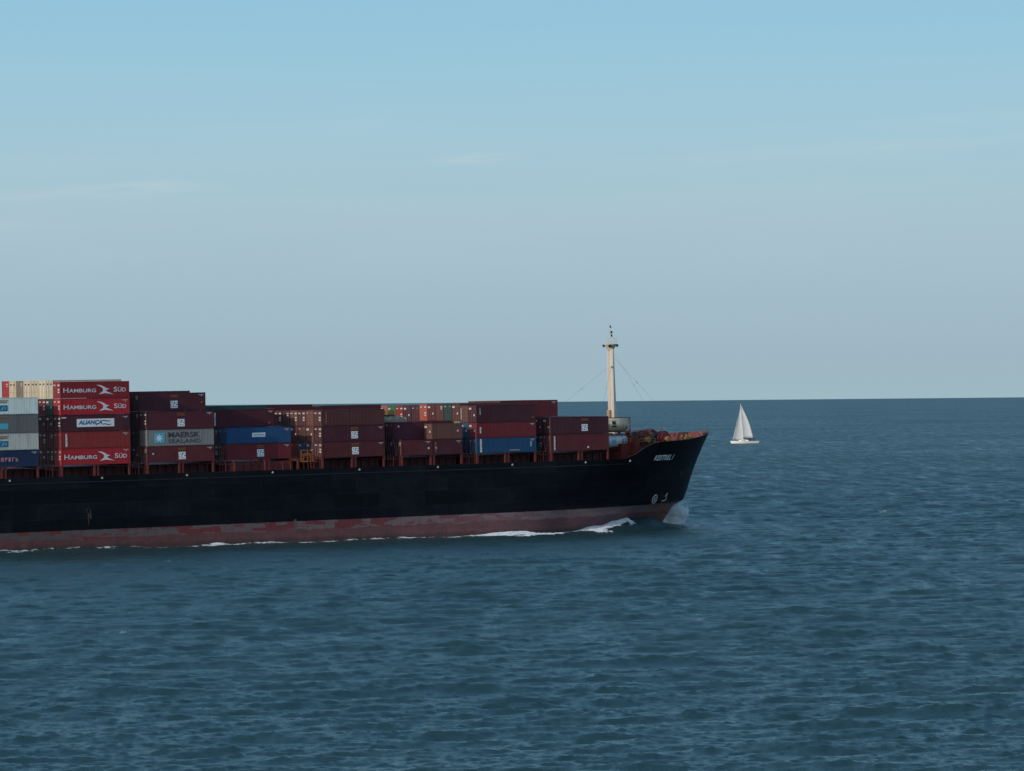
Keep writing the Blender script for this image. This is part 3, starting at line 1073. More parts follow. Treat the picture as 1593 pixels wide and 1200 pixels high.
# ------------------------------------------------------------------ tank containers at the forward end
def tank_container(s0, row, z, mat, frame_mat, label, ends, logo):
    t = thing('tank_container', label, 'tank container', 'tank containers at the forward end', SHIP @ Matrix.Translation((s0 + SMALL / 2, (row - 1) * 2.5 + WID / 2, z)))
    hl, hw, H = SMALL / 2, WID / 2, STD
    r = 1.19 if ends else 1.08
    b = MB()
    b.lathe([(-hl + 0.18, 0.05), (-hl + 0.2, 0.5), (-hl + 0.32, 0.85), (-hl + 0.5, r), (hl - 0.5, r), (hl - 0.32, 0.85), (hl - 0.2, 0.5), (hl - 0.18, 0.05)], (0, 0, H / 2 + 0.03), (1, 0, 0), 28)
    tk = b.build('tank', mat, t, smooth=True)
    tk.data.polygons.foreach_set('use_smooth', [True] * len(tk.data.polygons))
    bands = MB()
    for x in (-1.5, 0.0, 1.5):
        bands.lathe([(x - 0.03, r + 0.012), (x + 0.03, r + 0.012)], (0, 0, H / 2 + 0.03), (1, 0, 0), 28)
    bands.build('band', M['steel'], tk)
    f = MB()
    for sx in (-1, 1):
        for sy in (-1, 1):
            xa, xb = sorted((sx * hl, sx * (hl - 0.15)))
            ya, yb = sorted((sy * hw, sy * (hw - 0.13)))
            f.box(xa, xb, ya, yb, 0, H)
            f.tube((sx * (hl - 0.1), sy * (hw - 0.08), 0.12), (sx * (hl - 0.95), sy * (hw - 0.08), 0.12 + (H - 0.3) * 0.42), 0.05, n=6)
        xa, xb = sorted((sx * (hl - 0.01), sx * (hl - 0.12)))
        f.box(xa, xb, -hw + 0.13, hw - 0.13, 0.01, 0.13)
        f.box(xa, xb, -hw + 0.13, hw - 0.13, H - 0.13, H - 0.01)
        f.tube((sx * (hl - 0.06), -hw + 0.1, H - 0.1), (sx * (hl - 0.06), hw - 0.1, 0.9), 0.045, n=6)
    for sy in (-1, 1):
        ya, yb = sorted((sy * (hw - 0.01), sy * (hw - 0.11)))
        f.box(-hl + 0.15, hl - 0.15, ya, yb, 0.02, 0.14)
        if ends:
            f.box(-hl + 0.15, hl - 0.15, ya, yb, H - 0.13, H - 0.01)
    f.build('frame', frame_mat, t)
    w = MB()
    w.box(-hl + 0.4, hl - 0.4, -0.35, 0.35, H - 0.14, H - 0.08)
    w.tube((0, 0, H - 0.3), (0, 0, H - 0.04), 0.28, n=12)
    w.build('walkway', M['steel'], t)
    cz = H / 2 + 0.03
    n = 8
    for a0, a1, x0, x1 in logo[1]:
        lg_ = MB()
        vs = []
        for k in range(n + 1):
            a = a0 + (a1 - a0) * k / n
            y, zz = -math.cos(a) * (r + 0.02), cz + math.sin(a) * (r + 0.02)
            vs += [(x0, y, zz), (x1, y, zz)]
        lg_.add(vs, [(2 * k, 2 * k + 1, 2 * k + 3, 2 * k + 2) for k in range(n)])
        lg_.build('emblem', logo[0], tk)
    return t


TZ = 13.05
tank_container(108.35, 3, TZ + 0.0, M['tank_white'], M['dark_red'], 'white tank container with rounded end and pale blue emblem, lower of two', False, (M['sky_blue'], [(-0.25, 0.35, -0.95, 0.0), (0.0, 0.3, 2.0, 2.2)]))
tank_container(108.35, 3, TZ + STD + 0.35, M['tank_cream'], M['brown_frame'] if 'brown_frame' in M else M['red_steel'], 'cream tank container in a brown frame, stacked above the white one', True, (M['navy'], [(0.0, 0.55, -0.9, -0.1), (-0.35, -0.1, -0.95, 0.1)]))
for r_ in range(4, 8):
    c_ = ['maroon', 'brown', 'plum', 'maroon'][r_ - 4]
    container(108.35, r_, TZ, SMALL, STD, c_, f'short {c_} container on deck, {["first", "second", "third", "fourth"][r_ - 4]} row beyond the tank containers', (m_end(0),), 'short containers on the ship')

# ------------------------------------------------------------------ machine on a flat rack, far side of the short boxes
fr_z = skip_to(5, [STD, HC]) + 0.02
fr = thing('flat_rack', 'grey flat rack with folded grey-green tarpaulin, carrying a yellow machine', 'flat rack', matrix=SHIP @ Matrix.Translation((SB + 3.03, 3 * 2.5 + 1.22, fr_z)))
b = MB()
b.box(-3.03, 3.03, -1.22, 1.22, 0, 0.38)
for sx in (-1, 1):
    b.box(*sorted((sx * 3.03, sx * 2.85)), -1.22, 1.22, 0.38, 0.75)
b.build('base', M['steel'], fr)
b = MB()
n = 14
vs = []
for i in range(n + 1):
    for j in range(7):
        x, y = -2.75 + 5.5 * i / n, -1.12 + 2.24 * j / 6
        h = 0.82 + 0.12 * math.sin(i * 1.7 + j) + 0.08 * math.sin(j * 2.1)
        if j in (0, 6) or i in (0, n):
            h = 0.40
        vs.append((x, y, h))
b.add(vs, [(i * 7 + j, (i + 1) * 7 + j, (i + 1) * 7 + j + 1, i * 7 + j + 1) for i in range(n) for j in range(6)])
b.build('tarpaulin', M['tarp'], fr)
mc = thing('yellow_machine', 'small yellow machine with a dark boom on the grey flat rack', 'machine', matrix=SHIP @ Matrix.Translation((SB + 3.1, 3 * 2.5 + 1.22, fr_z + 0.95)))
b = MB()
b.add([(-0.55, -0.6, 0.3), (0.62, -0.6, 0.3), (0.62, -0.6, 0.8), (0.1, -0.6, 0.95), (-0.55, -0.6, 0.85), (-0.55, 0.6, 0.3), (0.62, 0.6, 0.3), (0.62, 0.6, 0.8), (0.1, 0.6, 0.95), (-0.55, 0.6, 0.85)],
      [(0, 1, 2, 3, 4), (9, 8, 7, 6, 5), (0, 5, 6, 1), (1, 6, 7, 2), (2, 7, 8, 3), (3, 8, 9, 4), (4, 9, 5, 0)])
b.build('cab', M['yellow'], mc)
b = MB()
for sy in (-1, 1):
    b.box(-0.75, 0.8, *sorted((sy * 0.72, sy * 0.42)), 0.0, 0.3)
b.build('track', M['dark'], mc)
b = MB()
b.tube((-0.5, 0, 0.7), (-1.5, 0, 0.85), 0.11, n=6)
b.tube((-1.5, 0, 0.85), (-2.1, 0, 0.35), 0.09, n=6)
b.build('boom', M['dark'], mc)

# ------------------------------------------------------------------ ship fittings
# pedestals under the outer row, each a part; hatch coaming; lashing frames in the gaps
def pedestal(s, y=0.0, zb=11.1, zt=13.18, w=0.3):
    b = MB()
    b.box(s - w / 2, s + w / 2, y + 0.05, y + 0.05 + w, zb, zt - 0.12)
    b.box(s - w * 0.8, s + w * 0.8, y - 0.02, y + w + 0.15, zt - 0.12, zt - 0.02)
    b.build('pedestal', M['red_steel'], ship)


for i, s in enumerate(S0):
    base = BASE[i]
    for x in (0.12, 5.85, 6.45, 12.05):
        pedestal(s + x, zt=base)
# far side pedestals mirror the near ones but stay hidden, so only the transverse beams are built
for i, s in enumerate(S0):
    b = MB()
    for x in (0.2, 11.99):
        b.box(s + x - 0.15, s + x + 0.15, 0.35, 2 * CL - 0.35, BASE[i] - 0.32, BASE[i] - 0.03)
    b.build('cross_beam', M['dark_red'], ship)
    b = MB()
    yb = 2.55
    b.box(s - 0.3, s + 12.5, yb, 2 * CL - yb, 11.12, BASE[i] - 0.40)
    for k in range(9):
        xx = s + 0.2 + k * 1.47
        b.box(xx, xx + 0.1, yb - 0.25, yb, 11.12, BASE[i] - 0.45)
    b.build('hatch_coaming', M['dark_red'] if i != 3 else M['red_steel'], ship)  # darker red paints in the shade below the outer boxes; lighter where that row is empty
# low rails, lashing rods and ladders in the gaps between bays
for i in range(len(S0)):
    g0 = S0[i] - 2.2 if i else S0[i] - 2.2
    b = MB()
    for zz in (0.55, 1.1):
        b.box(g0 - 0.5, S0[i] - 0.15, 0.32, 0.38, 12.0 + zz, 12.06 + zz)
    for x in (g0 - 0.4, g0 + 0.7, S0[i] - 0.3):
        b.box(x, x + 0.08, 0.3, 0.4, 11.1, 13.1)
    b.build('lashing_rail', M['red_steel'], ship)
    b = MB()
    for k in range(1 if i == 3 else 0, 3):
        y = 1.25 + 2.5 * k
        b.tube((S0[i] - 0.35, y, 13.0), (S0[i] - 0.12, y + 1.05, 15.9), 0.025, n=5)
        b.tube((S0[i] - 0.35, y, 13.0), (S0[i] - 0.12, y - 1.05, 15.9), 0.025, n=5)
    b.build('lashing_rod', M['steel'], ship)
    b = MB()
    b.box(g0 - 0.2, S0[i] - 0.55, 0.6, 12.0, 12.55, 12.7)
    for k in range(6):
        y = 0.7 + 2.2 * k
        b.box(g0 + 0.35, g0 + 0.5, y, y + 0.14, 11.1, 12.55)
        b.box(g0 + 0.35, g0 + 0.5, y, y + 0.1, 12.7, 13.9)
    b.box(g0 + 0.36, g0 + 0.48, 0.75, 12.0, 13.8, 13.9)
    b.build('lashing_walkway', M['orange'] if i == 4 else M['dark_red'], ship)
# orange work platform left standing in the widest gap, and an orange hoop on the coaming
b = MB()
g = S0[4] - 3.2
for x in (g, g + 1.2, g + 2.2):
    b.box(x, x + 0.14, 1.4, 1.54, 12.6, 14.6 if x < g + 2 else 13.9)
b.box(g, g + 2.3, 1.38, 1.56, 13.55, 13.7)
b.box(g + 0.1, g + 2.3, 1.42, 1.5, 14.35, 14.45)
b.add([(g - 1.6, 0.6, 12.95), (g - 0.1, 0.6, 12.95), (g - 0.1, 0.7, 12.95), (g - 1.6, 0.7, 12.95), (g - 1.6, 0.6, 13.15), (g - 0.1, 0.6, 13.15), (g - 0.1, 0.7, 13.15), (g - 1.6, 0.7, 13.15)],
      [(0, 1, 5, 4), (2, 3, 7, 6), (4, 5, 6, 7), (0, 3, 2, 1), (0, 4, 7, 3), (1, 2, 6, 5)])
b.build('work_platform', M['orange'], ship)
b = MB()
pp = None
for k in range(9):
    a = math.pi * k / 8
    p = (S0[3] + 5.2 + 0.6 * math.cos(a), 2.1, 12.6 + 0.55 * math.sin(a))
    if pp:
        b.tube(pp, p, 0.07, n=6)
    pp = p
b.build('hoop', M['orange'], ship)

# pale deck-edge lamps at mid-bay
for s in [s + 6.9 for s in S0] + [110.2]:
    b = MB()
    b.box(s - 0.11, s + 0.11, -0.5, -0.30, 10.95, 11.17)
    b.tube((s, -0.40, 11.17), (s, -0.40, 11.26), 0.08, 0.05, n=8)
    b.build('edge_lamp', M['faded'], ship)
# overboard discharge with rust below it, on the near side
b = MB()
pp = []
for k in range(17):
    a = 2 * math.pi * k / 16
    p = (4.4 + 0.36 * math.cos(a), -0.33, 6.0 + 0.36 * math.sin(a))
    if k:
        b.tube(pp, p, 0.07, n=6)
    pp = p
d_o = b.build('discharge_pipe', M['dark'], ship)
poly_mark('rust_streak', M['rust'], [(4.2, 5.6), (4.6, 5.6), (4.52, 4.6), (4.42, 3.6), (4.36, 3.6), (4.28, 4.6)], d_o, lambda x, z: (x, -0.318, z))
poly_mark('salt_streak', M['rust_pale'], [(4.7, 5.9), (4.85, 5.9), (4.88, 5.0), (4.8, 4.6), (4.72, 4.9)], d_o, lambda x, z: (x, -0.318, z))
poly_mark('stain', M['rust_pale'], [(42.0, 3.3), (42.4, 3.4), (42.5, 2.2), (42.2, 1.3), (41.95, 2.2)], ship, lambda x, z: (x, -0.312, z))

# ---- name and symbols on the bow: laid onto the curved shell
skin = lambda x, z: hull_pt(x, z, 0.04)


def on_hull(name, body, mat, x0, x1, z0, z1, **kw):
    me_o = place_text(name, body, mat, ship, lambda x, z: (x, 0, z), x0, x1, z0, z1, **kw)
    bm = bmesh.new()
    bm.from_mesh(me_o.data)
    bmesh.ops.triangulate(bm, faces=bm.faces[:])
    bmesh.ops.subdivide_edges(bm, edges=[e for e in bm.edges if e.calc_length() > 0.3], cuts=1)
    for v in bm.verts:
        v.co = skin(v.co.x, v.co.z)
    bm.to_mesh(me_o.data)
    bm.free()
    return me_o


on_hull('ship_name', 'KESTREL I', M['white'], 117.4, 123.5, 10.9, 11.85, shear=0.3, bold=0.03)
b = MB()
pp = None
for k in range(25):
    a = 2 * math.pi * k / 24
    p = skin(122.0 + 0.75 * math.cos(a), 3.95 + 0.75 * math.sin(a))
    if pp:
        b.tube(pp, p, 0.075, n=5)
    pp = p
for a in (0.8, 2.35):
    b.tube(skin(122.0 + 0.7 * math.cos(a), 3.95 + 0.7 * math.sin(a)), skin(122.0, 3.95), 0.06, n=5)
    b.tube(skin(122.0 - 0.7 * math.cos(a), 3.95 - 0.7 * math.sin(a)), skin(122.0, 3.95), 0.06, n=5)
b.build('thruster_mark', M['letter'], ship)
b = MB()
pl = [(0.6, 1.35), (0.45, 0.85), (0.1, 0.75), (0.55, 0.85), (0.85, 0.5), (0.7, 0.1), (0.2, -0.05), (-0.7, -0.05)]
for p, q in zip(pl, pl[1:]):
    b.tube(skin(125.4 + p[0], 3.55 + p[1]), skin(125.4 + q[0], 3.55 + q[1]), 0.065, n=5)
b.build('bulb_mark', M['letter'], ship)
# hawse pocket high on the bow
b = MB()
b.lathe([(0, 0.55), (0.12, 0.55), (0.14, 0.4), (0.02, 0.38)], skin(128.9, 8.3), Vector((0.5, -0.8, -0.15)), 16)
b.build('hawse_pipe', M['dark_red'], ship)

# ---- forecastle: breakwater, windlasses, rollers, rails, vents
FZ = 13.0
b = MB()
b.add([(114.2, 3.0, 11.15), (114.2, 29.2, 11.15), (114.2, 29.2, 15.9), (114.2, 3.0, 15.2), (114.5, 3.0, 11.15), (114.5, 29.2, 11.15), (114.5, 29.2, 15.9), (114.5, 3.0, 15.2)],
      [(0, 3, 2, 1), (4, 5, 6, 7), (0, 4, 7, 3), (1, 2, 6, 5), (3, 7, 6, 2), (0, 1, 5, 4)])
for k in range(9):
    y = 3.5 + k * 3.1
    b.add([(114.5, y, 11.6), (116.0, y, 12.7), (114.5, y, 15.1), (114.5, y + 0.1, 11.6), (116.0, y + 0.1, 12.7), (114.5, y + 0.1, 15.1)], [(0, 1, 2), (3, 5, 4), (0, 3, 4, 1), (1, 4, 5, 2), (2, 5, 3, 0)])
b.build('breakwater', M['red_steel'], ship)
b = MB()
b.box(112.0, 114.15, 4.5, 11.0, 11.15, 14.0)
b.build('deck_locker', M['bright_red'], ship)


def rail(name, pts, h, mat, posts=True, r=0.045):
    b = MB()
    for lev in (0.5, 1.0):
        for p, q in zip(pts, pts[1:]):
            b.tube((p[0], p[1], p[2] + h * lev), (q[0], q[1], q[2] + h * lev), r, n=5)
    for p in pts:
        b.tube(p, (p[0], p[1], p[2] + h), r, n=5)
    b.build(name, mat, ship)


rail('guard_rail', [(112.2, 4.4, 14.0), (113.9, 4.4, 14.0), (115.2, 3.6, 13.9), (117.0, 3.0, 13.9), (118.6, 3.4, 13.9)], 0.85, M['yellow'], r=0.06)


def windlass(s, y, z, k=1.0, mats=('red_steel', 'yellow', 'dark')):
    w = bpy.data.objects.new('windlass', None)
    C.objects.link(w)
    w.parent = ship
    w.location = (s, y, z)
    b = MB()
    b.box(-1.3 * k, 1.3 * k, -1.5 * k, 1.5 * k, 0, 0.35 * k)
    for yy in (-1.35, -0.45, 0.45, 1.35):
        b.add([(-0.8 * k, yy * k - 0.07, 0.35 * k), (0.8 * k, yy * k - 0.07, 0.35 * k), (0.25 * k, yy * k - 0.07, 1.7 * k), (-0.25 * k, yy * k - 0.07, 1.7 * k),
               (-0.8 * k, yy * k + 0.07, 0.35 * k), (0.8 * k, yy * k + 0.07, 0.35 * k), (0.25 * k, yy * k + 0.07, 1.7 * k), (-0.25 * k, yy * k + 0.07, 1.7 * k)],
              [(0, 1, 2, 3), (7, 6, 5, 4), (0, 4, 5, 1), (1, 5, 6, 2), (2, 6, 7, 3), (3, 7, 4, 0)])
    b.build('base', M[mats[0]], w)
    b = MB()
    b.lathe([(-1.3 * k, 0.25 * k), (-1.28 * k, 0.95 * k), (-1.15 * k, 0.95 * k), (-1.14 * k, 0.55 * k), (-0.56 * k, 0.55 * k), (-0.55 * k, 0.95 * k), (-0.42 * k, 0.95 * k), (-0.41 * k, 0.2 * k)], (0, 0, 1.25 * k), (0, 1, 0), 18)
    b.build('drum', M[mats[0]], w)
    b = MB()
    b.lathe([(0.5 * k, 0.3 * k), (0.52 * k, 0.8 * k), (0.75 * k, 0.55 * k), (0.9 * k, 0.55 * k), (1.15 * k, 0.8 * k), (1.2 * k, 0.3 * k)], (0, 0, 1.25 * k), (0, 1, 0), 16)
    b.build('gypsy', M[mats[2]], w)
    b = MB()
    b.lathe([(-2.0 * k, 0.3 * k), (-1.9 * k, 0.42 * k), (-1.7 * k, 0.3 * k), (-1.45 * k, 0.38 * k)], (0, 0, 1.25 * k), (0, 1, 0), 14)
    b.build('warping_head', M[mats[1]], w)
    b = MB()
    b.box(0.9 * k, 1.5 * k, -0.4 * k, 0.6 * k, 0.35 * k, 1.4 * k)
    b.build('motor', M['bright_red'], w)
    return w


windlass(116.9, 5.6, 12.95, 1.3, ('dark_red', 'yellow', 'dark'))
windlass(118.6, 8.2, 12.95, 1.45)
windlass(121.5, 21.5, 13.0, 1.5)
windlass(124.6, 10.2, 13.2, 1.25, ('dark_red', 'yellow', 'dark'))
windlass(128.2, 19.0, 13.3, 1.35, ('bright_red', 'yellow', 'dark'))
windlass(122.2, 6.6, 13.1, 1.2, ('bright_red', 'yellow', 'dark'))
for s, y in ((119.5, 4.5), (122.6, 7.4), (126.0, 10.2), (127.5, 14.5), (125.5, 23.0), (128.5, 19.5), (116.8, 27.0)):
    b = MB()
    for d in (-0.4, 0.4):
        b.tube((s + d, y, deck_z(s)), (s + d, y, deck_z(s) + 1.0), 0.22, n=10)
        b.tube((s + d, y, deck_z(s) + 1.0), (s + d, y, deck_z(s) + 1.08), 0.3, n=10)
    b.box(s - 0.8, s + 0.8, y - 0.35, y + 0.35, deck_z(s), deck_z(s) + 0.12)
    b.build('bollard', M['yellow'] if y < 16 else M['bright_red'], ship)
for s, y, h in ((116.0, 8.0, 3.4), (117.2, 22.0, 3.6), (119.6, 13.2, 2.8), (121.8, 15.5, 3.0), (124.2, 16.5, 2.7), (127.0, 17.5, 2.5), (115.6, 13.5, 3.3), (115.9, 18.0, 3.6)):
    b = MB()
    b.tube((s, y, deck_z(s)), (s, y, deck_z(s) + h - 0.5), 0.24, n=10)
    b.lathe([(0, 0.26), (0.1, 0.48), (0.35, 0.42), (0.5, 0.1)], (s, y, deck_z(s) + h - 0.5), (0, 0, 1), 12)
    b.build('vent', M['red_steel'], ship)
for s, y in ((117.2, 15.5), (116.4, 10.6), (120.2, 17.6), (123.4, 14.6), (126.2, 15.4)):       # storage reels and lockers beside the mast
    b = MB()
    b.box(s - 0.9, s + 0.9, y - 1.3, y + 1.3, deck_z(s), deck_z(s) + 2.2)
    b.add([(s - 1.0, y - 1.4, deck_z(s) + 2.2), (s + 1.0, y - 1.4, deck_z(s) + 2.2), (s + 1.0, y + 1.4, deck_z(s) + 2.2), (s - 1.0, y + 1.4, deck_z(s) + 2.2), (s, y - 1.4, deck_z(s) + 2.75), (s, y + 1.4, deck_z(s) + 2.75)],
          [(0, 1, 4), (1, 2, 5, 4), (2, 3, 5), (3, 0, 4, 5)])
    b.build('deck_store', M['dark_red'], ship)
for s, y in ((134.5, 14.4), (135.6, 17.2)):
    b = MB()
    for d in (-0.5, 0.5):
        b.tube((s + d, y, deck_z(s)), (s + d, y, deck_z(s) + 1.15), 0.2, n=10)
    b.box(s - 0.9, s + 0.9, y - 0.3, y + 0.3, deck_z(s) + 0.4, deck_z(s) + 0.7)
    b.build('fairlead', M['yellow'], ship)
for s, y in ((118.0, 4.6), (121.0, 8.8), (123.0, 12.2), (126.4, 13.0), (129.5, 16.6)):       # chain stoppers and control stands
    b = MB()
    z0 = deck_z(s)
    b.box(s - 0.35, s + 0.35, y - 0.3, y + 0.3, z0, z0 + 1.9)
    b.box(s - 0.55, s + 0.15, y - 0.45, y + 0.45, z0 + 1.9, z0 + 2.05)
    b.tube((s + 0.5, y, z0), (s + 0.5, y, z0 + 2.7), 0.07, n=6)
    b.tube((s + 0.5, y - 0.6, z0 + 2.5), (s + 0.5, y + 0.6, z0 + 2.5), 0.06, n=6)
    b.build('control_stand', M['yellow'] if s in (121.0, 126.4) else M['red_steel'], ship)
rail('guard_rail', [(117.0, 6.5, 13.2), (119.0, 7.6, 13.25), (121.0, 9.0, 13.3), (123.0, 10.4, 13.4), (125.0, 11.8, 13.5)], 1.9, M['dark_red'], r=0.05)
# far bulwark rises above the near one: stays and a rail on top of it
b = MB()
for s in np.arange(118, 137, 1.2):
    y = CL + half(s, ztop(s)) - 0.34
    zt = ztop(s)
    b.box(s, s + 0.09, y - 0.5, y, deck_z(s), zt - 0.1)
b.build('bulwark_stay', M['red_steel'], ship)

# ---- foremast: tapered box mast, platform, pole with lamps, ladder, stays
MS, MY = 118.8, CL
mast = bpy.data.objects.new('foremast', None)
C.objects.link(mast)
mast.parent = ship
mast.location = (MS, MY, 13.0)
MH = 17.75
b = MB()
lv = [(0, -0.55, 0.62, 0.86), (MH * 0.5, -0.55, 0.28, 0.82), (MH, -0.55, -0.02, 0.78)]
for (z0, a0, f0, w0), (z1, a1, f1, w1) in zip(lv, lv[1:]):
    q = lambda z, a, f, w: [(a, -w * 0.72, z), (a + 0.25, -w, z), (f, -w * 0.8, z), (f, w * 0.8, z), (a + 0.25, w, z), (a, w * 0.72, z)]
    b.add(q(z0, a0, f0, w0) + q(z1, a1, f1, w1), [(k, (k + 1) % 6, 6 + (k + 1) % 6, 6 + k) for k in range(6)])
b.build('mast_column', M['mast'], mast)
b = MB()
b.lathe([(0, 0.55), (0.35, 0.72), (0.95, 1.2), (1.05, 1.24), (1.06, 0.3)], (-0.25, 0, MH - 0.25), (0, 0, 1), 14)
pf = b.build('platform', M['mast'], mast)
b = MB()
for k in range(10):
    a = 2 * math.pi * k / 10
    a2 = 2 * math.pi * (k + 1) / 10
    p = lambda t, z: (-0.25 + 1.14 * math.cos(t), 1.14 * math.sin(t), MH + z)
    b.tube(p(a, 0.8), p(a, 1.75), 0.03, n=5)
    for zz in (1.28, 1.75):
        b.tube(p(a, zz), p(a2, zz), 0.025, n=5)
b.build('platform_rail', M['mast'], pf)
for a in (2.6, 4.0, 5.6):
    b = MB()
    c = (-0.25 + 1.08 * math.cos(a), 1.08 * math.sin(a), MH + 0.55)
    b.lathe([(0, 0.1), (0.05, 0.22), (0.3, 0.3), (0.32, 0.05)], c, (math.cos(a), math.sin(a), -0.5), 10)
    b.build('floodlight', M['dark'], pf)
b = MB()
b.tube((-0.2, 0, MH + 0.8), (-0.2, 0, MH + 4.0), 0.075, 0.055, n=8)
b.tube((-0.35, 0, MH + 2.9), (-0.75, 0.1, MH + 4.15), 0.03, n=5)
b.tube((-0.2, 0, MH + 2.4), (-0.5, 0, MH + 3.0), 0.035, n=5)
pole = b.build('top_pole', M['mast'], mast)
for zz, r_ in ((2.15, 0.17), (2.75, 0.19), (3.75, 0.13)):
    b = MB()
    b.tube((-0.2 + (0.15 if zz < 3.5 else -0.1), -0.1, MH + zz), (-0.2 + (0.15 if zz < 3.5 else -0.1), -0.1, MH + zz + 0.36), r_, n=10)
    b.box(-0.2, 0.1, -0.14, -0.06, MH + zz - 0.07, MH + zz)
    b.build('mast_lamp', M['dark'], pole)
b = MB()
for dy in (-0.2, 0.2):
    b.tube((-0.68, dy, 0.3), (-0.68, dy, MH - 0.2), 0.025, n=4)
for k in range(44):
    b.tube((-0.68, -0.2, 0.5 + k * 0.39), (-0.68, 0.2, 0.5 + k * 0.39), 0.018, n=4)
b.build('ladder', M['mast'], mast)
b = MB()
b.box(-1.0, -0.56, -0.42, 0.42, 4.9, 6.8)
b.build('junction_box', M['brown_mast'] if 'brown_mast' in M else paint('weathered_brown_paint', (0.34, 0.22, 0.16), 0.6, 0.5), mast)
b = MB()
b.lathe([(0, 0.05), (0.02, 0.17), (0.3, 0.14), (0.42, 0.05)], (-0.6, -0.75, MH - 3.2), (-1, -0.3, -0.2), 10)
b.tube((-0.5, -0.6, MH - 3.2), (-0.65, -0.78, MH - 3.2), 0.05, n=6)
b.build('horn', M['mast'], mast)
b = MB()
top = (0.0, 0, MH - 0.5)
for e in ((16.6, 0.9, 2.4), (-10.4, -9.5, 4.0), (-10.4, 9.5, 4.0), (5.4, -9.2, 1.0)):
    p0 = (top[0] + (0.3 if e[0] > 0 else -0.6), 0.6 * (1 if e[1] > 0 else -1), top[2] - (3.0 if e[0] < 0 else 0.6))
    b.tube(p0, e, 0.013, n=4)
    for q in (0.35, 0.75):
        c = Vector(p0).lerp(Vector(e), q)
        d = (Vector(e) - Vector(p0)).normalized() * 0.3
        b.tube(c - d, c + d, 0.04, n=6)
b.build('stay', M['steel'], mast)

# ------------------------------------------------------------------ pixels to the sea surface (for measuring only)
def ground(u, v):
    d = CAM_M.to_3x3() @ Vector(((u - 796.5) / FPX, -(v - 600) / FPX, -1))
    k = -EYE / d.z
    return Vector((d.x * k, d.y * k, 0))


# ------------------------------------------------------------------ sailing yacht
YP = ground(1159.3, 690.0)
yacht = thing('sailing_yacht', 'white sailing yacht with full white mainsail and jib, out beyond the bow', 'sailboat',
              matrix=Matrix.Translation(YP) @ Matrix.Rotation(R(180 + 6), 4, 'Z') @ Matrix.Rotation(R(5), 4, 'X') @ Matrix.Scale(1.0, 4))
YL = 14.6
hb = MB()
NS, NV = 26, 9
for side in (-1, 1):
    base_i = len(hb.v)
    for i in range(NS):
        u = i / (NS - 1)                       # 0 stern .. 1 bow
        wl_ = math.sin(math.pi * min(0.5 + 0.5 * (u - 0.42) / 0.58, 1.0)) if u > 0.42 else 0.72 + 0.28 * math.sin(math.pi / 2 * u / 0.42)
        half_b = 2.05 * max(wl_, 0.01)
        sheer = 1.0 + 0.55 * (u - 0.35) ** 2 * 1.6
        for j in range(NV):
            v = j / (NV - 1)
            z = -0.7 + (sheer + 0.7) * v
            fl = (0.25 + 0.75 * v ** 0.55)
            x = -YL / 2 + YL * u + (0.55 * (v - 0.4) * u ** 6 * 1.4) - 1.0 * (1 - v) * (1 - u) ** 6 * -1.0
            hb.v.append((x, side * half_b * fl, z))
    for i in range(NS - 1):
        for j in range(NV - 1):
            a = base_i + i * NV + j
            f = (a, a + NV, a + NV + 1, a + 1)
            hb.f.append(f if side == -1 else f[::-1])
tops = [[i * NV + NV - 1 for i in range(NS)], [NS * NV + i * NV + NV - 1 for i in range(NS)]]
yh = hb.build('hull', M['gelcoat'], yacht, smooth=True)
dk = MB()
P = [hb.v[k] for k in tops[0]]
Q = [hb.v[k] for k in tops[1]]
dk.add(*loft_strip([(p[0], p[1] * 0.98, p[2] - 0.04) for p in P], [(p[0], p[1] * 0.98, p[2] - 0.04) for p in Q]))
n0 = NV
dk.add([hb.v[j] for j in range(NV)] + [hb.v[NS * NV + j] for j in range(NV)], [(j, j + 1, NV + j + 1, NV + j) for j in range(NV - 1)])
dk.build('deck', M['teak'], yacht)
cb = MB()
cs = [(-1.6, 1.25, 1.1, 1.55), (0.3, 1.3, 1.1, 1.85), (2.6, 1.05, 1.1, 1.75), (3.7, 0.5, 1.1, 1.3)]
vs = []
for x, w, z0, z1 in cs:
    vs += [(x, -w, z0), (x, -w * 0.8, z1), (x, w * 0.8, z1), (x, w, z0)]
cb.add(vs, [(4 * i + k, 4 * i + 4 + k, 4 * i + 5 + k, 4 * i + 1 + k) for i in range(3) for k in range(3)] + [(0, 1, 2, 3), (15, 14, 13, 12)])
cab = cb.build('cabin', M['gelcoat'], yacht)
wd = MB()
for x in (0.2, 1.3):
    for sy in (-1, 1):
        wd.box(x, x + 0.75, *sorted((sy * 1.14, sy * 1.27)), 1.35, 1.58)
wd.build('cabin_window', M['ink'], cab)
dg_ = MB()
pp = []
for i, x in enumerate((-1.7, -2.2, -2.9)):
    for k in range(7):
        a = math.pi * k / 6
        pp.append((x, 1.25 * math.cos(a), 1.25 + (0.75 + 0.2 * (i > 0)) * math.sin(a)))
dg_.add(pp, [(i * 7 + k, i * 7 + k + 1, (i + 1) * 7 + k + 1, (i + 1) * 7 + k) for i in range(2) for k in range(6)])
dg_.build('spray_hood', M['navy'], yacht)
MX = 1.25
mt = MB()
mt.tube((MX, 0, 1.4), (MX + 0.75, 0, 20.3), 0.16, 0.09, n=10)
for zz in (8.2, 14.0):
    for sy in (-1, 1):
        mt.tube((MX + zz * 0.047, 0, zz), (MX + zz * 0.047 - 0.25, sy * 1.0, zz + 0.1), 0.05, n=5)
mst = mt.build('mast', M['alu'], yacht)
bo = MB()
bo.tube((MX - 0.2, 0, 2.55), (-5.2, -0.55, 2.35), 0.13, n=8)
bo.build('boom', M['navy'], yacht)


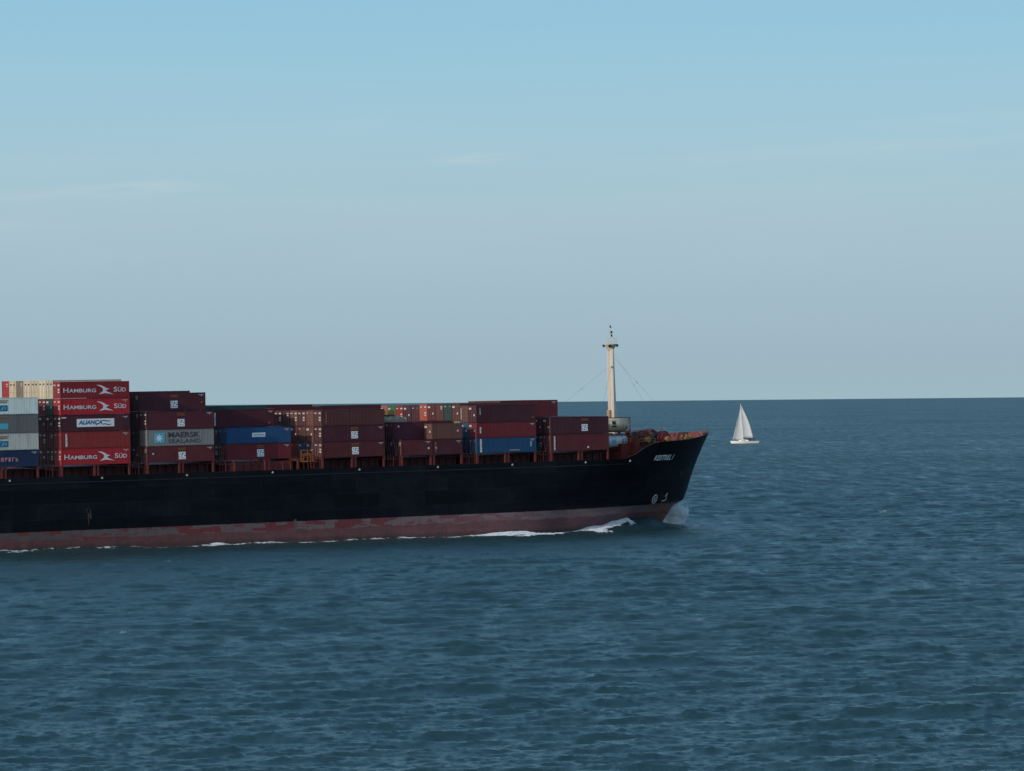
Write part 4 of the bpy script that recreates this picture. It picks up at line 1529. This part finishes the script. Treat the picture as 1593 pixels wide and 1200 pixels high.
def sail(name, tack, clew, head, belly, lee, roach=0.0):
    T, K, H = Vector(tack), Vector(clew), Vector(head)
    n = 14
    vs = []
    for i in range(n + 1):
        v = i / n
        for j in range(n + 1):
            u = j / n
            a = T.lerp(H, v)
            c = K.lerp(H, v)
            p = a.lerp(c, u)
            p += Vector((0, lee, 0)) * belly * math.sin(math.pi * u ** 0.8) * (1 - v) ** 0.6 * 1.0
            p.x -= roach * math.sin(math.pi * v) * u
            vs.append(p)
    m = MB()
    m.add(vs, [(i * (n + 1) + j, i * (n + 1) + j + 1, (i + 1) * (n + 1) + j + 1, (i + 1) * (n + 1) + j) for i in range(n) for j in range(n)])
    o = m.build(name, M['sail'], yacht, smooth=True)
    so = o.modifiers.new('thickness', 'SOLIDIFY')
    so.thickness = 0.02
    return o


sail('mainsail', (MX - 0.22, 0, 2.8), (-4.3, -0.5, 2.8), (MX + 0.55, 0, 19.6), 0.55, -1, 0.75)
sail('jib', (6.5, 0, 1.75), (0.2, -1.3, 1.6), (MX + 0.85, 0, 18.2), 0.6, -1, 0.0)
rg = MB()
rg.tube((7.2, 0, 1.75), (MX + 0.75, 0, 18.8), 0.03, n=4)
rg.tube((-7.0, 0, 1.3), (MX + 0.75, 0, 20.2), 0.02, n=4)
for sy in (-1, 1):
    rg.tube((MX - 0.3, sy * 1.9, 1.2), (MX + 0.72, 0, 19.8), 0.02, n=4)
rg.build('rigging', M['steel'], yacht)
rl = MB()
for sy in (-1, 1):
    for x in (-6.6, -5.2):
        rl.tube((x, sy * 1.35, 1.2), (x, sy * 1.35, 1.9), 0.03, n=4)
    rl.tube((-6.9, sy * 1.35, 1.9), (-4.6, sy * 1.5, 1.9), 0.03, n=4)
rl.tube((-6.9, -1.35, 1.9), (-6.9, 1.35, 1.9), 0.03, n=4)
rl.build('pushpit', M['steel'], yacht)
wh = MB()
wh.lathe([(0, 0.05), (0.02, 0.55), (0.06, 0.55), (0.08, 0.05)], (-4.9, 0, 1.9), (1, 0, 0.1), 14)
wh.tube((-4.8, 0, 1.1), (-4.8, 0, 1.9), 0.12, n=8)
wh.build('steering_wheel', M['navy'], yacht)

# ------------------------------------------------------------------ the sea: one sheet to the horizon, with real waves
def smooth01(x):
    x = np.clip(x, 0, 1)
    return x * x * (3 - 2 * x)


def vnoise(x, y, seed):
    """value noise, numpy"""
    r = np.random.default_rng(seed).random((256, 256))
    xi, yi = np.floor(x).astype(int), np.floor(y).astype(int)
    fx, fy = x - xi, y - yi
    fx, fy = fx * fx * (3 - 2 * fx), fy * fy * (3 - 2 * fy)
    g = lambda a, b: r[a % 256, b % 256]
    return (g(xi, yi) * (1 - fx) + g(xi + 1, yi) * fx) * (1 - fy) + (g(xi, yi + 1) * (1 - fx) + g(xi + 1, yi + 1) * fx) * fy


def fbm(x, y, seed, o=4):
    t, a, s = 0, 0.5, 0
    for k in range(o):
        t = t + a * vnoise(x * 2 ** k + 17.3 * k, y * 2 ** k + 9.1 * k, seed + k)
        s += a
        a *= 0.55
    return t / s


ish = SHIP.inverted()
A_ = np.array(ish)


def make_sea():
    rr = [1.0, 20, 60, 100, 130, 150, 165, 180, 190]
    r = 198.0
    while r < 60000:
        rr.append(r)
        px = r * r / 82000
        r += min(max(min(0.45 * px, 0.75), min(0.75 * (r / 700) ** 3, 0.42 * px)), 3000)
    rr += [60000, 90000, 140000]
    rr = np.array(rr)
    fine = np.linspace(R(-9.3), R(9.3), 940)
    az = np.concatenate([np.linspace(R(-180), R(-25), 40, endpoint=False), np.linspace(R(-25), R(-9.3), 110, endpoint=False), fine, np.linspace(R(9.3), R(25), 110)[1:], np.linspace(R(25), R(180), 41)[1:]])
    RR, AZ = np.meshgrid(rr, az, indexing='ij')
    X, Y = RR * np.sin(AZ), RR * np.cos(AZ)
    dr = np.gradient(rr)[:, None] * np.ones_like(AZ)
    da = np.gradient(az)[None, :] * RR
    g = np.random.default_rng(5)
    Zw = np.zeros_like(X)
    DX = np.zeros_like(X)
    DY = np.zeros_like(X)
    lost = np.zeros_like(X)
    N = 190
    lam = np.exp(np.linspace(np.log(0.42), np.log(20), N)) * g.uniform(0.96, 1.04, N)
    wind = R(100)                          # travelling towards +y, a little to the left
    spread = np.where(lam > 4, 0.30, 0.48)
    th = wind + g.normal(0, 1, N) * spread
    ph = g.uniform(0, 2 * math.pi, N)
    steep = 0.030 * np.where(lam > 5, (5 / lam) ** 0.9, 1.0) * np.where(lam < 2.2, 1.25, 1.0) * np.where((lam > 2.2) & (lam < 5), 0.85, 1.0)
    amp = steep * lam / (2 * math.pi) * 1.0
    vis = (RR < 9000)
    # gusts: patches of rougher and smoother water
    gust = 0.75 + 0.5 * fbm(X / 70 + 40, Y / 160 + 40, 3)
    for i in range(N):
        k = 2 * math.pi / lam[i]
        cx, cy = math.cos(th[i]), math.sin(th[i])
        # spacing across the wave direction of this component
        rad = np.abs(cx * np.sin(AZ) + cy * np.cos(AZ))
        tan = np.sqrt(np.maximum(1 - rad * rad, 0))
        step = np.maximum(dr * rad, da * tan)
        w = smooth01((lam[i] / np.maximum(step, 1e-6) - 0.9) / 1.6)
        m = w > 0
        lost += (1 - w) * (steep[i] ** 2) / 2
        if not m.any():
            continue
        p = k * (X[m] * cx + Y[m] * cy) + ph[i]
        a = amp[i] * w[m] * gust[m]
        Zw[m] += a * np.sin(p)
        q = 0.75 * a * np.cos(p)
        DX[m] += q * cx
        DY[m] += q * cy
    # ship frame
    P = np.stack([X, Y, np.zeros_like(X)], -1)
    s = A_[0, 0] * X + A_[0, 1] * Y + A_[0, 3]
    yy = A_[1, 0] * X + A_[1, 1] * Y + A_[1, 3]
    near = (s > -90) & (s < 230) & (yy > -95) & (yy < 125)
    foam = np.zeros_like(X)
    sgrid = np.linspace(-95, 235, 1300)
    hbw = np.array([half(v, 1.0) if v < stem(1.0) else -0.0 for v in sgrid])
    sn, yn = s[near], yy[near]
    hb_ = np.interp(sn, sgrid, hbw)
    d = np.abs(yn - CL) - hb_              # distance outside the hull side
    ahead = np.maximum(sn - stem(1.0), 0)
    d = np.where(ahead > 0, np.hypot(np.abs(yn - CL), ahead), d)
    bump = 1.5 * np.exp(-((sn - 117.5) / 10.0) ** 2) * np.exp(-(np.maximum(d, 0) / 3.4) ** 2)
    back = np.maximum(130 - sn, 0)
    dc = 0.15 * back + 0.4
    crest = 1.0 * np.exp(-((d - dc) / (1.8 + 0.02 * back)) ** 2) * np.exp(-back / 27) * smooth01(back / 10)
    trough = -0.55 * np.exp(-((d - dc - 4.5) / 3.0) ** 2) * np.exp(-back / 45) * smooth01(back / 10)
    run = 0.40 * smooth01((vnoise(sn / 3.1, sn * 0 + 3.3, 77) + vnoise(sn / 11.0, sn * 0 + 1.3, 78) - 0.55) / 0.9) * np.exp(-(np.maximum(d, 0) / 0.8) ** 2) * (sn < 118)
    und = 0.10 * np.sin(sn / 4.1) * np.exp(-(np.maximum(d, 0) / 5) ** 2) * smooth01((118 - sn) / 10)
    calm = 0.42 + 0.58 * smooth01((d - 0.5) / 70)
    Zn = Zw[near] * calm + bump + crest + trough + und + run
    Zw[near] = Zn
    nz = fbm(sn / 2.2, d / 1.1, 21)
    nz2 = fbm(sn / 9.0, d / 5.0 + 7, 31)
    line = smooth01((1.3 + 3.4 * (nz2 - 0.45) - d) / 0.7) * (d > -0.8) * (sn < 116) * smooth01((nz - 0.26) / 0.3) * 0.55

    def patch(a, b, w0, w1):               # broken water between stations a and b
        m = smooth01((sn - a) / 5) * smooth01((b - sn) / 3.5)
        t_ = np.clip((sn - a) / (b - a), 0, 1)
        wid = (w0 + (w1 - w0) * t_) * m
        return smooth01((wid - d) / 3.2 + (nz - 0.5) * 1.8 + (nz2 - 0.5) * 1.4 + 0.25) * (d > -1.0) * m

    f_ = np.maximum(line, np.maximum(patch(97, 117.5, 7.5, 2.4), patch(76, 95, 8.5, 7.5)))
    f_ = np.maximum(f_, 0.8 * patch(56, 76, 1.2, 2.4))
    f_ = np.maximum(f_, np.exp(-((sn - 133.0) / 3.2) ** 2) * smooth01((3.4 - d) / 2.0) * 1.0)
    foam[near] = f_
    Zw[near] += 0.55 * f_ * (fbm(sn / 1.0 + 11, d / 0.9 + 5, 91) - 0.45) * smooth01((d + 0.5) / 1.0)
    for (u, v, w, h) in ((170, 983, 3.2, 0.8), (738, 986, 2.4, 0.6), (742, 988, 1.6, 0.4), (1290, 688, 22, 8), (268, 874, 1.6, 0.5), (1385, 797, 4, 1.2), (1085, 818, 3, 1.2)):
        c = ground(u, v)
        e = np.exp(-((X - c.x) / w) ** 2 - ((Y - c.y) / (h * 3)) ** 2)
        foam = np.maximum(foam, e * 0.42 * smooth01((fbm(X / 0.8 + 3, Y / 1.6, 41) - 0.42) / 0.2))
    X2, Y2 = X + DX, Y + DY
    nr, nc = X.shape
    co = np.stack([X2, Y2, Zw], -1).reshape(-1, 3)
    me = bpy.data.meshes.new('sea')
    nv = nr * nc
    me.vertices.add(nv)
    me.vertices.foreach_set('co', co.ravel().astype(np.float32))
    idx = np.arange(nv).reshape(nr, nc)
    q = np.stack([idx[:-1, :-1], idx[1:, :-1], idx[1:, 1:], idx[:-1, 1:]], -1).reshape(-1, 4)[:, ::-1]
    nf = len(q)
    me.loops.add(nf * 4)
    me.loops.foreach_set('vertex_index', q.ravel().astype(np.int32))
    me.polygons.add(nf)
    me.polygons.foreach_set('loop_start', np.arange(0, nf * 4, 4, dtype=np.int32))
    me.polygons.foreach_set('use_smooth', np.ones(nf, dtype=bool))
    me.update(calc_edges=True)
    a = me.attributes.new('foam', 'FLOAT', 'POINT')
    a.data.foreach_set('value', foam.ravel().astype(np.float32))
    a = me.attributes.new('slope', 'FLOAT', 'POINT')
    a.data.foreach_set('value', np.sqrt(lost).ravel().astype(np.float32))
    return me


def sea_material():
    m, n, l, b = new_mat('sea_water')
    geo = n.new('ShaderNodeNewGeometry')
    pos = geo.outputs['Position']
    fa = n.new('ShaderNodeAttribute')
    fa.attribute_name = 'foam'
    sl = n.new('ShaderNodeAttribute')
    sl.attribute_name = 'slope'
    fn = noise(n, l, pos, 1.3, 7, 0.78, (1.2, 0.9, 1.6))
    foam = maprange(n, l, math_(n, l, 'ADD', fa.outputs['Fac'], math_(n, l, 'MULTIPLY', math_(n, l, 'SUBTRACT', fn, 0.5), 1.5)), 0.22, 0.62)
    foam = math_(n, l, 'MULTIPLY', foam, maprange(n, l, fa.outputs['Fac'], 0.02, 0.15))
    tint = noise(n, l, pos, 0.02, 4, 0.6)
    water = mixc(n, l, tint, (0.012, 0.036, 0.039, 1), (0.018, 0.048, 0.048, 1))
    l.new(mixc(n, l, foam, water, (0.78, 0.79, 0.79, 1)), b.inputs['Base Color'])
    gust = math_(n, l, 'ADD', math_(n, l, 'MULTIPLY', noise(n, l, pos, 0.012, 5, 0.65, (0.5, 0.35, 1)), 0.25), math_(n, l, 'MULTIPLY', noise(n, l, pos, 1.0, 6, 0.78, (0.22, 0.022, 1)), 0.75))
    rough = math_(n, l, 'SQRT', math_(n, l, 'ADD', math_(n, l, 'MULTIPLY', sl.outputs['Fac'], maprange(n, l, gust, 0.36, 0.64, 0.15, 1.25)), 0.012))
    l.new(mixc(n, l, foam, rough, (0.9, 0.9, 0.9, 1)), b.inputs['Roughness'])
    b.inputs['IOR'].default_value = 1.333
    bp = n.new('ShaderNodeBump')
    bp.inputs['Strength'].default_value = 1.0
    bp.inputs['Distance'].default_value = 0.085
    rip = noise(n, l, pos, 3.0, 6, 0.72, (0.75, 2.0, 1.0))
    l.new(rip, bp.inputs['Height'])
    l.new(bp.outputs[0], b.inputs['Normal'])
    return m


M['sea'] = sea_material()
sea_me = make_sea()
sea_me.materials.append(M['sea'])
sea = obj('sea', sea_me)
sea['kind'] = 'structure'

# ------------------------------------------------------------------ spray thrown up by the stem
SPR = (2.5, 2.1, 2.7)          # half sizes of the spray cloud


def spray_volume():
    m = bpy.data.materials.new('sea_spray')
    m.use_nodes = True
    n, l = m.node_tree.nodes, m.node_tree.links
    n.clear()
    out = n.new('ShaderNodeOutputMaterial')
    pv = n.new('ShaderNodeVolumePrincipled')
    pv.inputs['Color'].default_value = (0.97, 0.98, 0.985, 1)
    pv.inputs['Anisotropy'].default_value = 0.1
    tc = n.new('ShaderNodeTexCoord')
    sep = n.new('ShaderNodeSeparateXYZ')
    l.new(tc.outputs['Object'], sep.inputs[0])
    lean = math_(n, l, 'SUBTRACT', sep.outputs['X'], math_(n, l, 'MULTIPLY', sep.outputs['Z'], 0.30))
    q = None
    for val, s_ in ((lean, SPR[0]), (sep.outputs['Y'], SPR[1]), (sep.outputs['Z'], SPR[2])):
        e = math_(n, l, 'POWER', math_(n, l, 'DIVIDE', val, s_), 2.0)
        q = e if q is None else math_(n, l, 'ADD', q, e)
    inside = math_(n, l, 'SUBTRACT', 1.0, q)
    nz = noise(n, l, tc.outputs['Object'], 0.85, 7, 0.72)
    shape = math_(n, l, 'ADD', inside, math_(n, l, 'MULTIPLY', math_(n, l, 'SUBTRACT', nz, 0.5), 3.2))
    l.new(maprange(n, l, shape, 0.20, 1.15, 0.0, 8.0), pv.inputs['Density'])
    l.new(pv.outputs[0], out.inputs['Volume'])
    return m


M['spray'] = spray_volume()
M['droplet'] = paint('white_droplets', (0.85, 0.86, 0.87), 0.6, 0.0)
sp = MB()
sv, sf = [], []
for i in range(9):
    a = math.pi * i / 8
    for k in range(14):
        b_ = 2 * math.pi * k / 14
        z_ = SPR[2] * 1.3 * math.cos(a)
        sv.append((SPR[0] * 1.3 * math.sin(a) * math.cos(b_) + 0.30 * z_, SPR[1] * 1.3 * math.sin(a) * math.sin(b_), z_))
sf = [(i * 14 + k, (i + 1) * 14 + k, (i + 1) * 14 + (k + 1) % 14, i * 14 + (k + 1) % 14) for i in range(8) for k in range(14)]
sp.add(sv, sf)
spo = sp.build('bow_spray', M['spray'], None)
spo.matrix_world = SHIP @ Matrix.Translation((132.1, CL - 0.6, 0.45))
spo['kind'] = 'stuff'
spo['label'] = 'white spray thrown up by the bow of the black ship'
spo['category'] = 'spray'
dp = MB()
for k in range(700):
    a, b_ = random.uniform(0, 2 * math.pi), math.acos(random.uniform(-0.3, 1))
    rr_ = random.gauss(0.85, 0.2)
    z_ = SPR[2] * rr_ * math.cos(b_)
    p = Vector((SPR[0] * rr_ * math.sin(b_) * math.cos(a) + 0.30 * z_, SPR[1] * rr_ * math.sin(b_) * math.sin(a), z_))
    r_ = random.uniform(0.015, 0.05)
    dp.add([p + Vector(q_) * r_ for q_ in ((1, 0, 0), (-1, 0, 0), (0, 1, 0), (0, -1, 0), (0, 0, 1), (0, 0, -1))],
           [(0, 2, 4), (2, 1, 4), (1, 3, 4), (3, 0, 4), (2, 0, 5), (1, 2, 5), (3, 1, 5), (0, 3, 5)])
dpo = dp.build('droplets', M['droplet'], spo)
dpo['kind'] = 'stuff'

for o in bpy.data.objects:
    if 'label' in o and not 4 <= len(o['label'].split()) <= 16:
        print('LONG', len(o['label'].split()), o['label'])
print('containers', N_BOX[0], 'objects', len(bpy.data.objects))
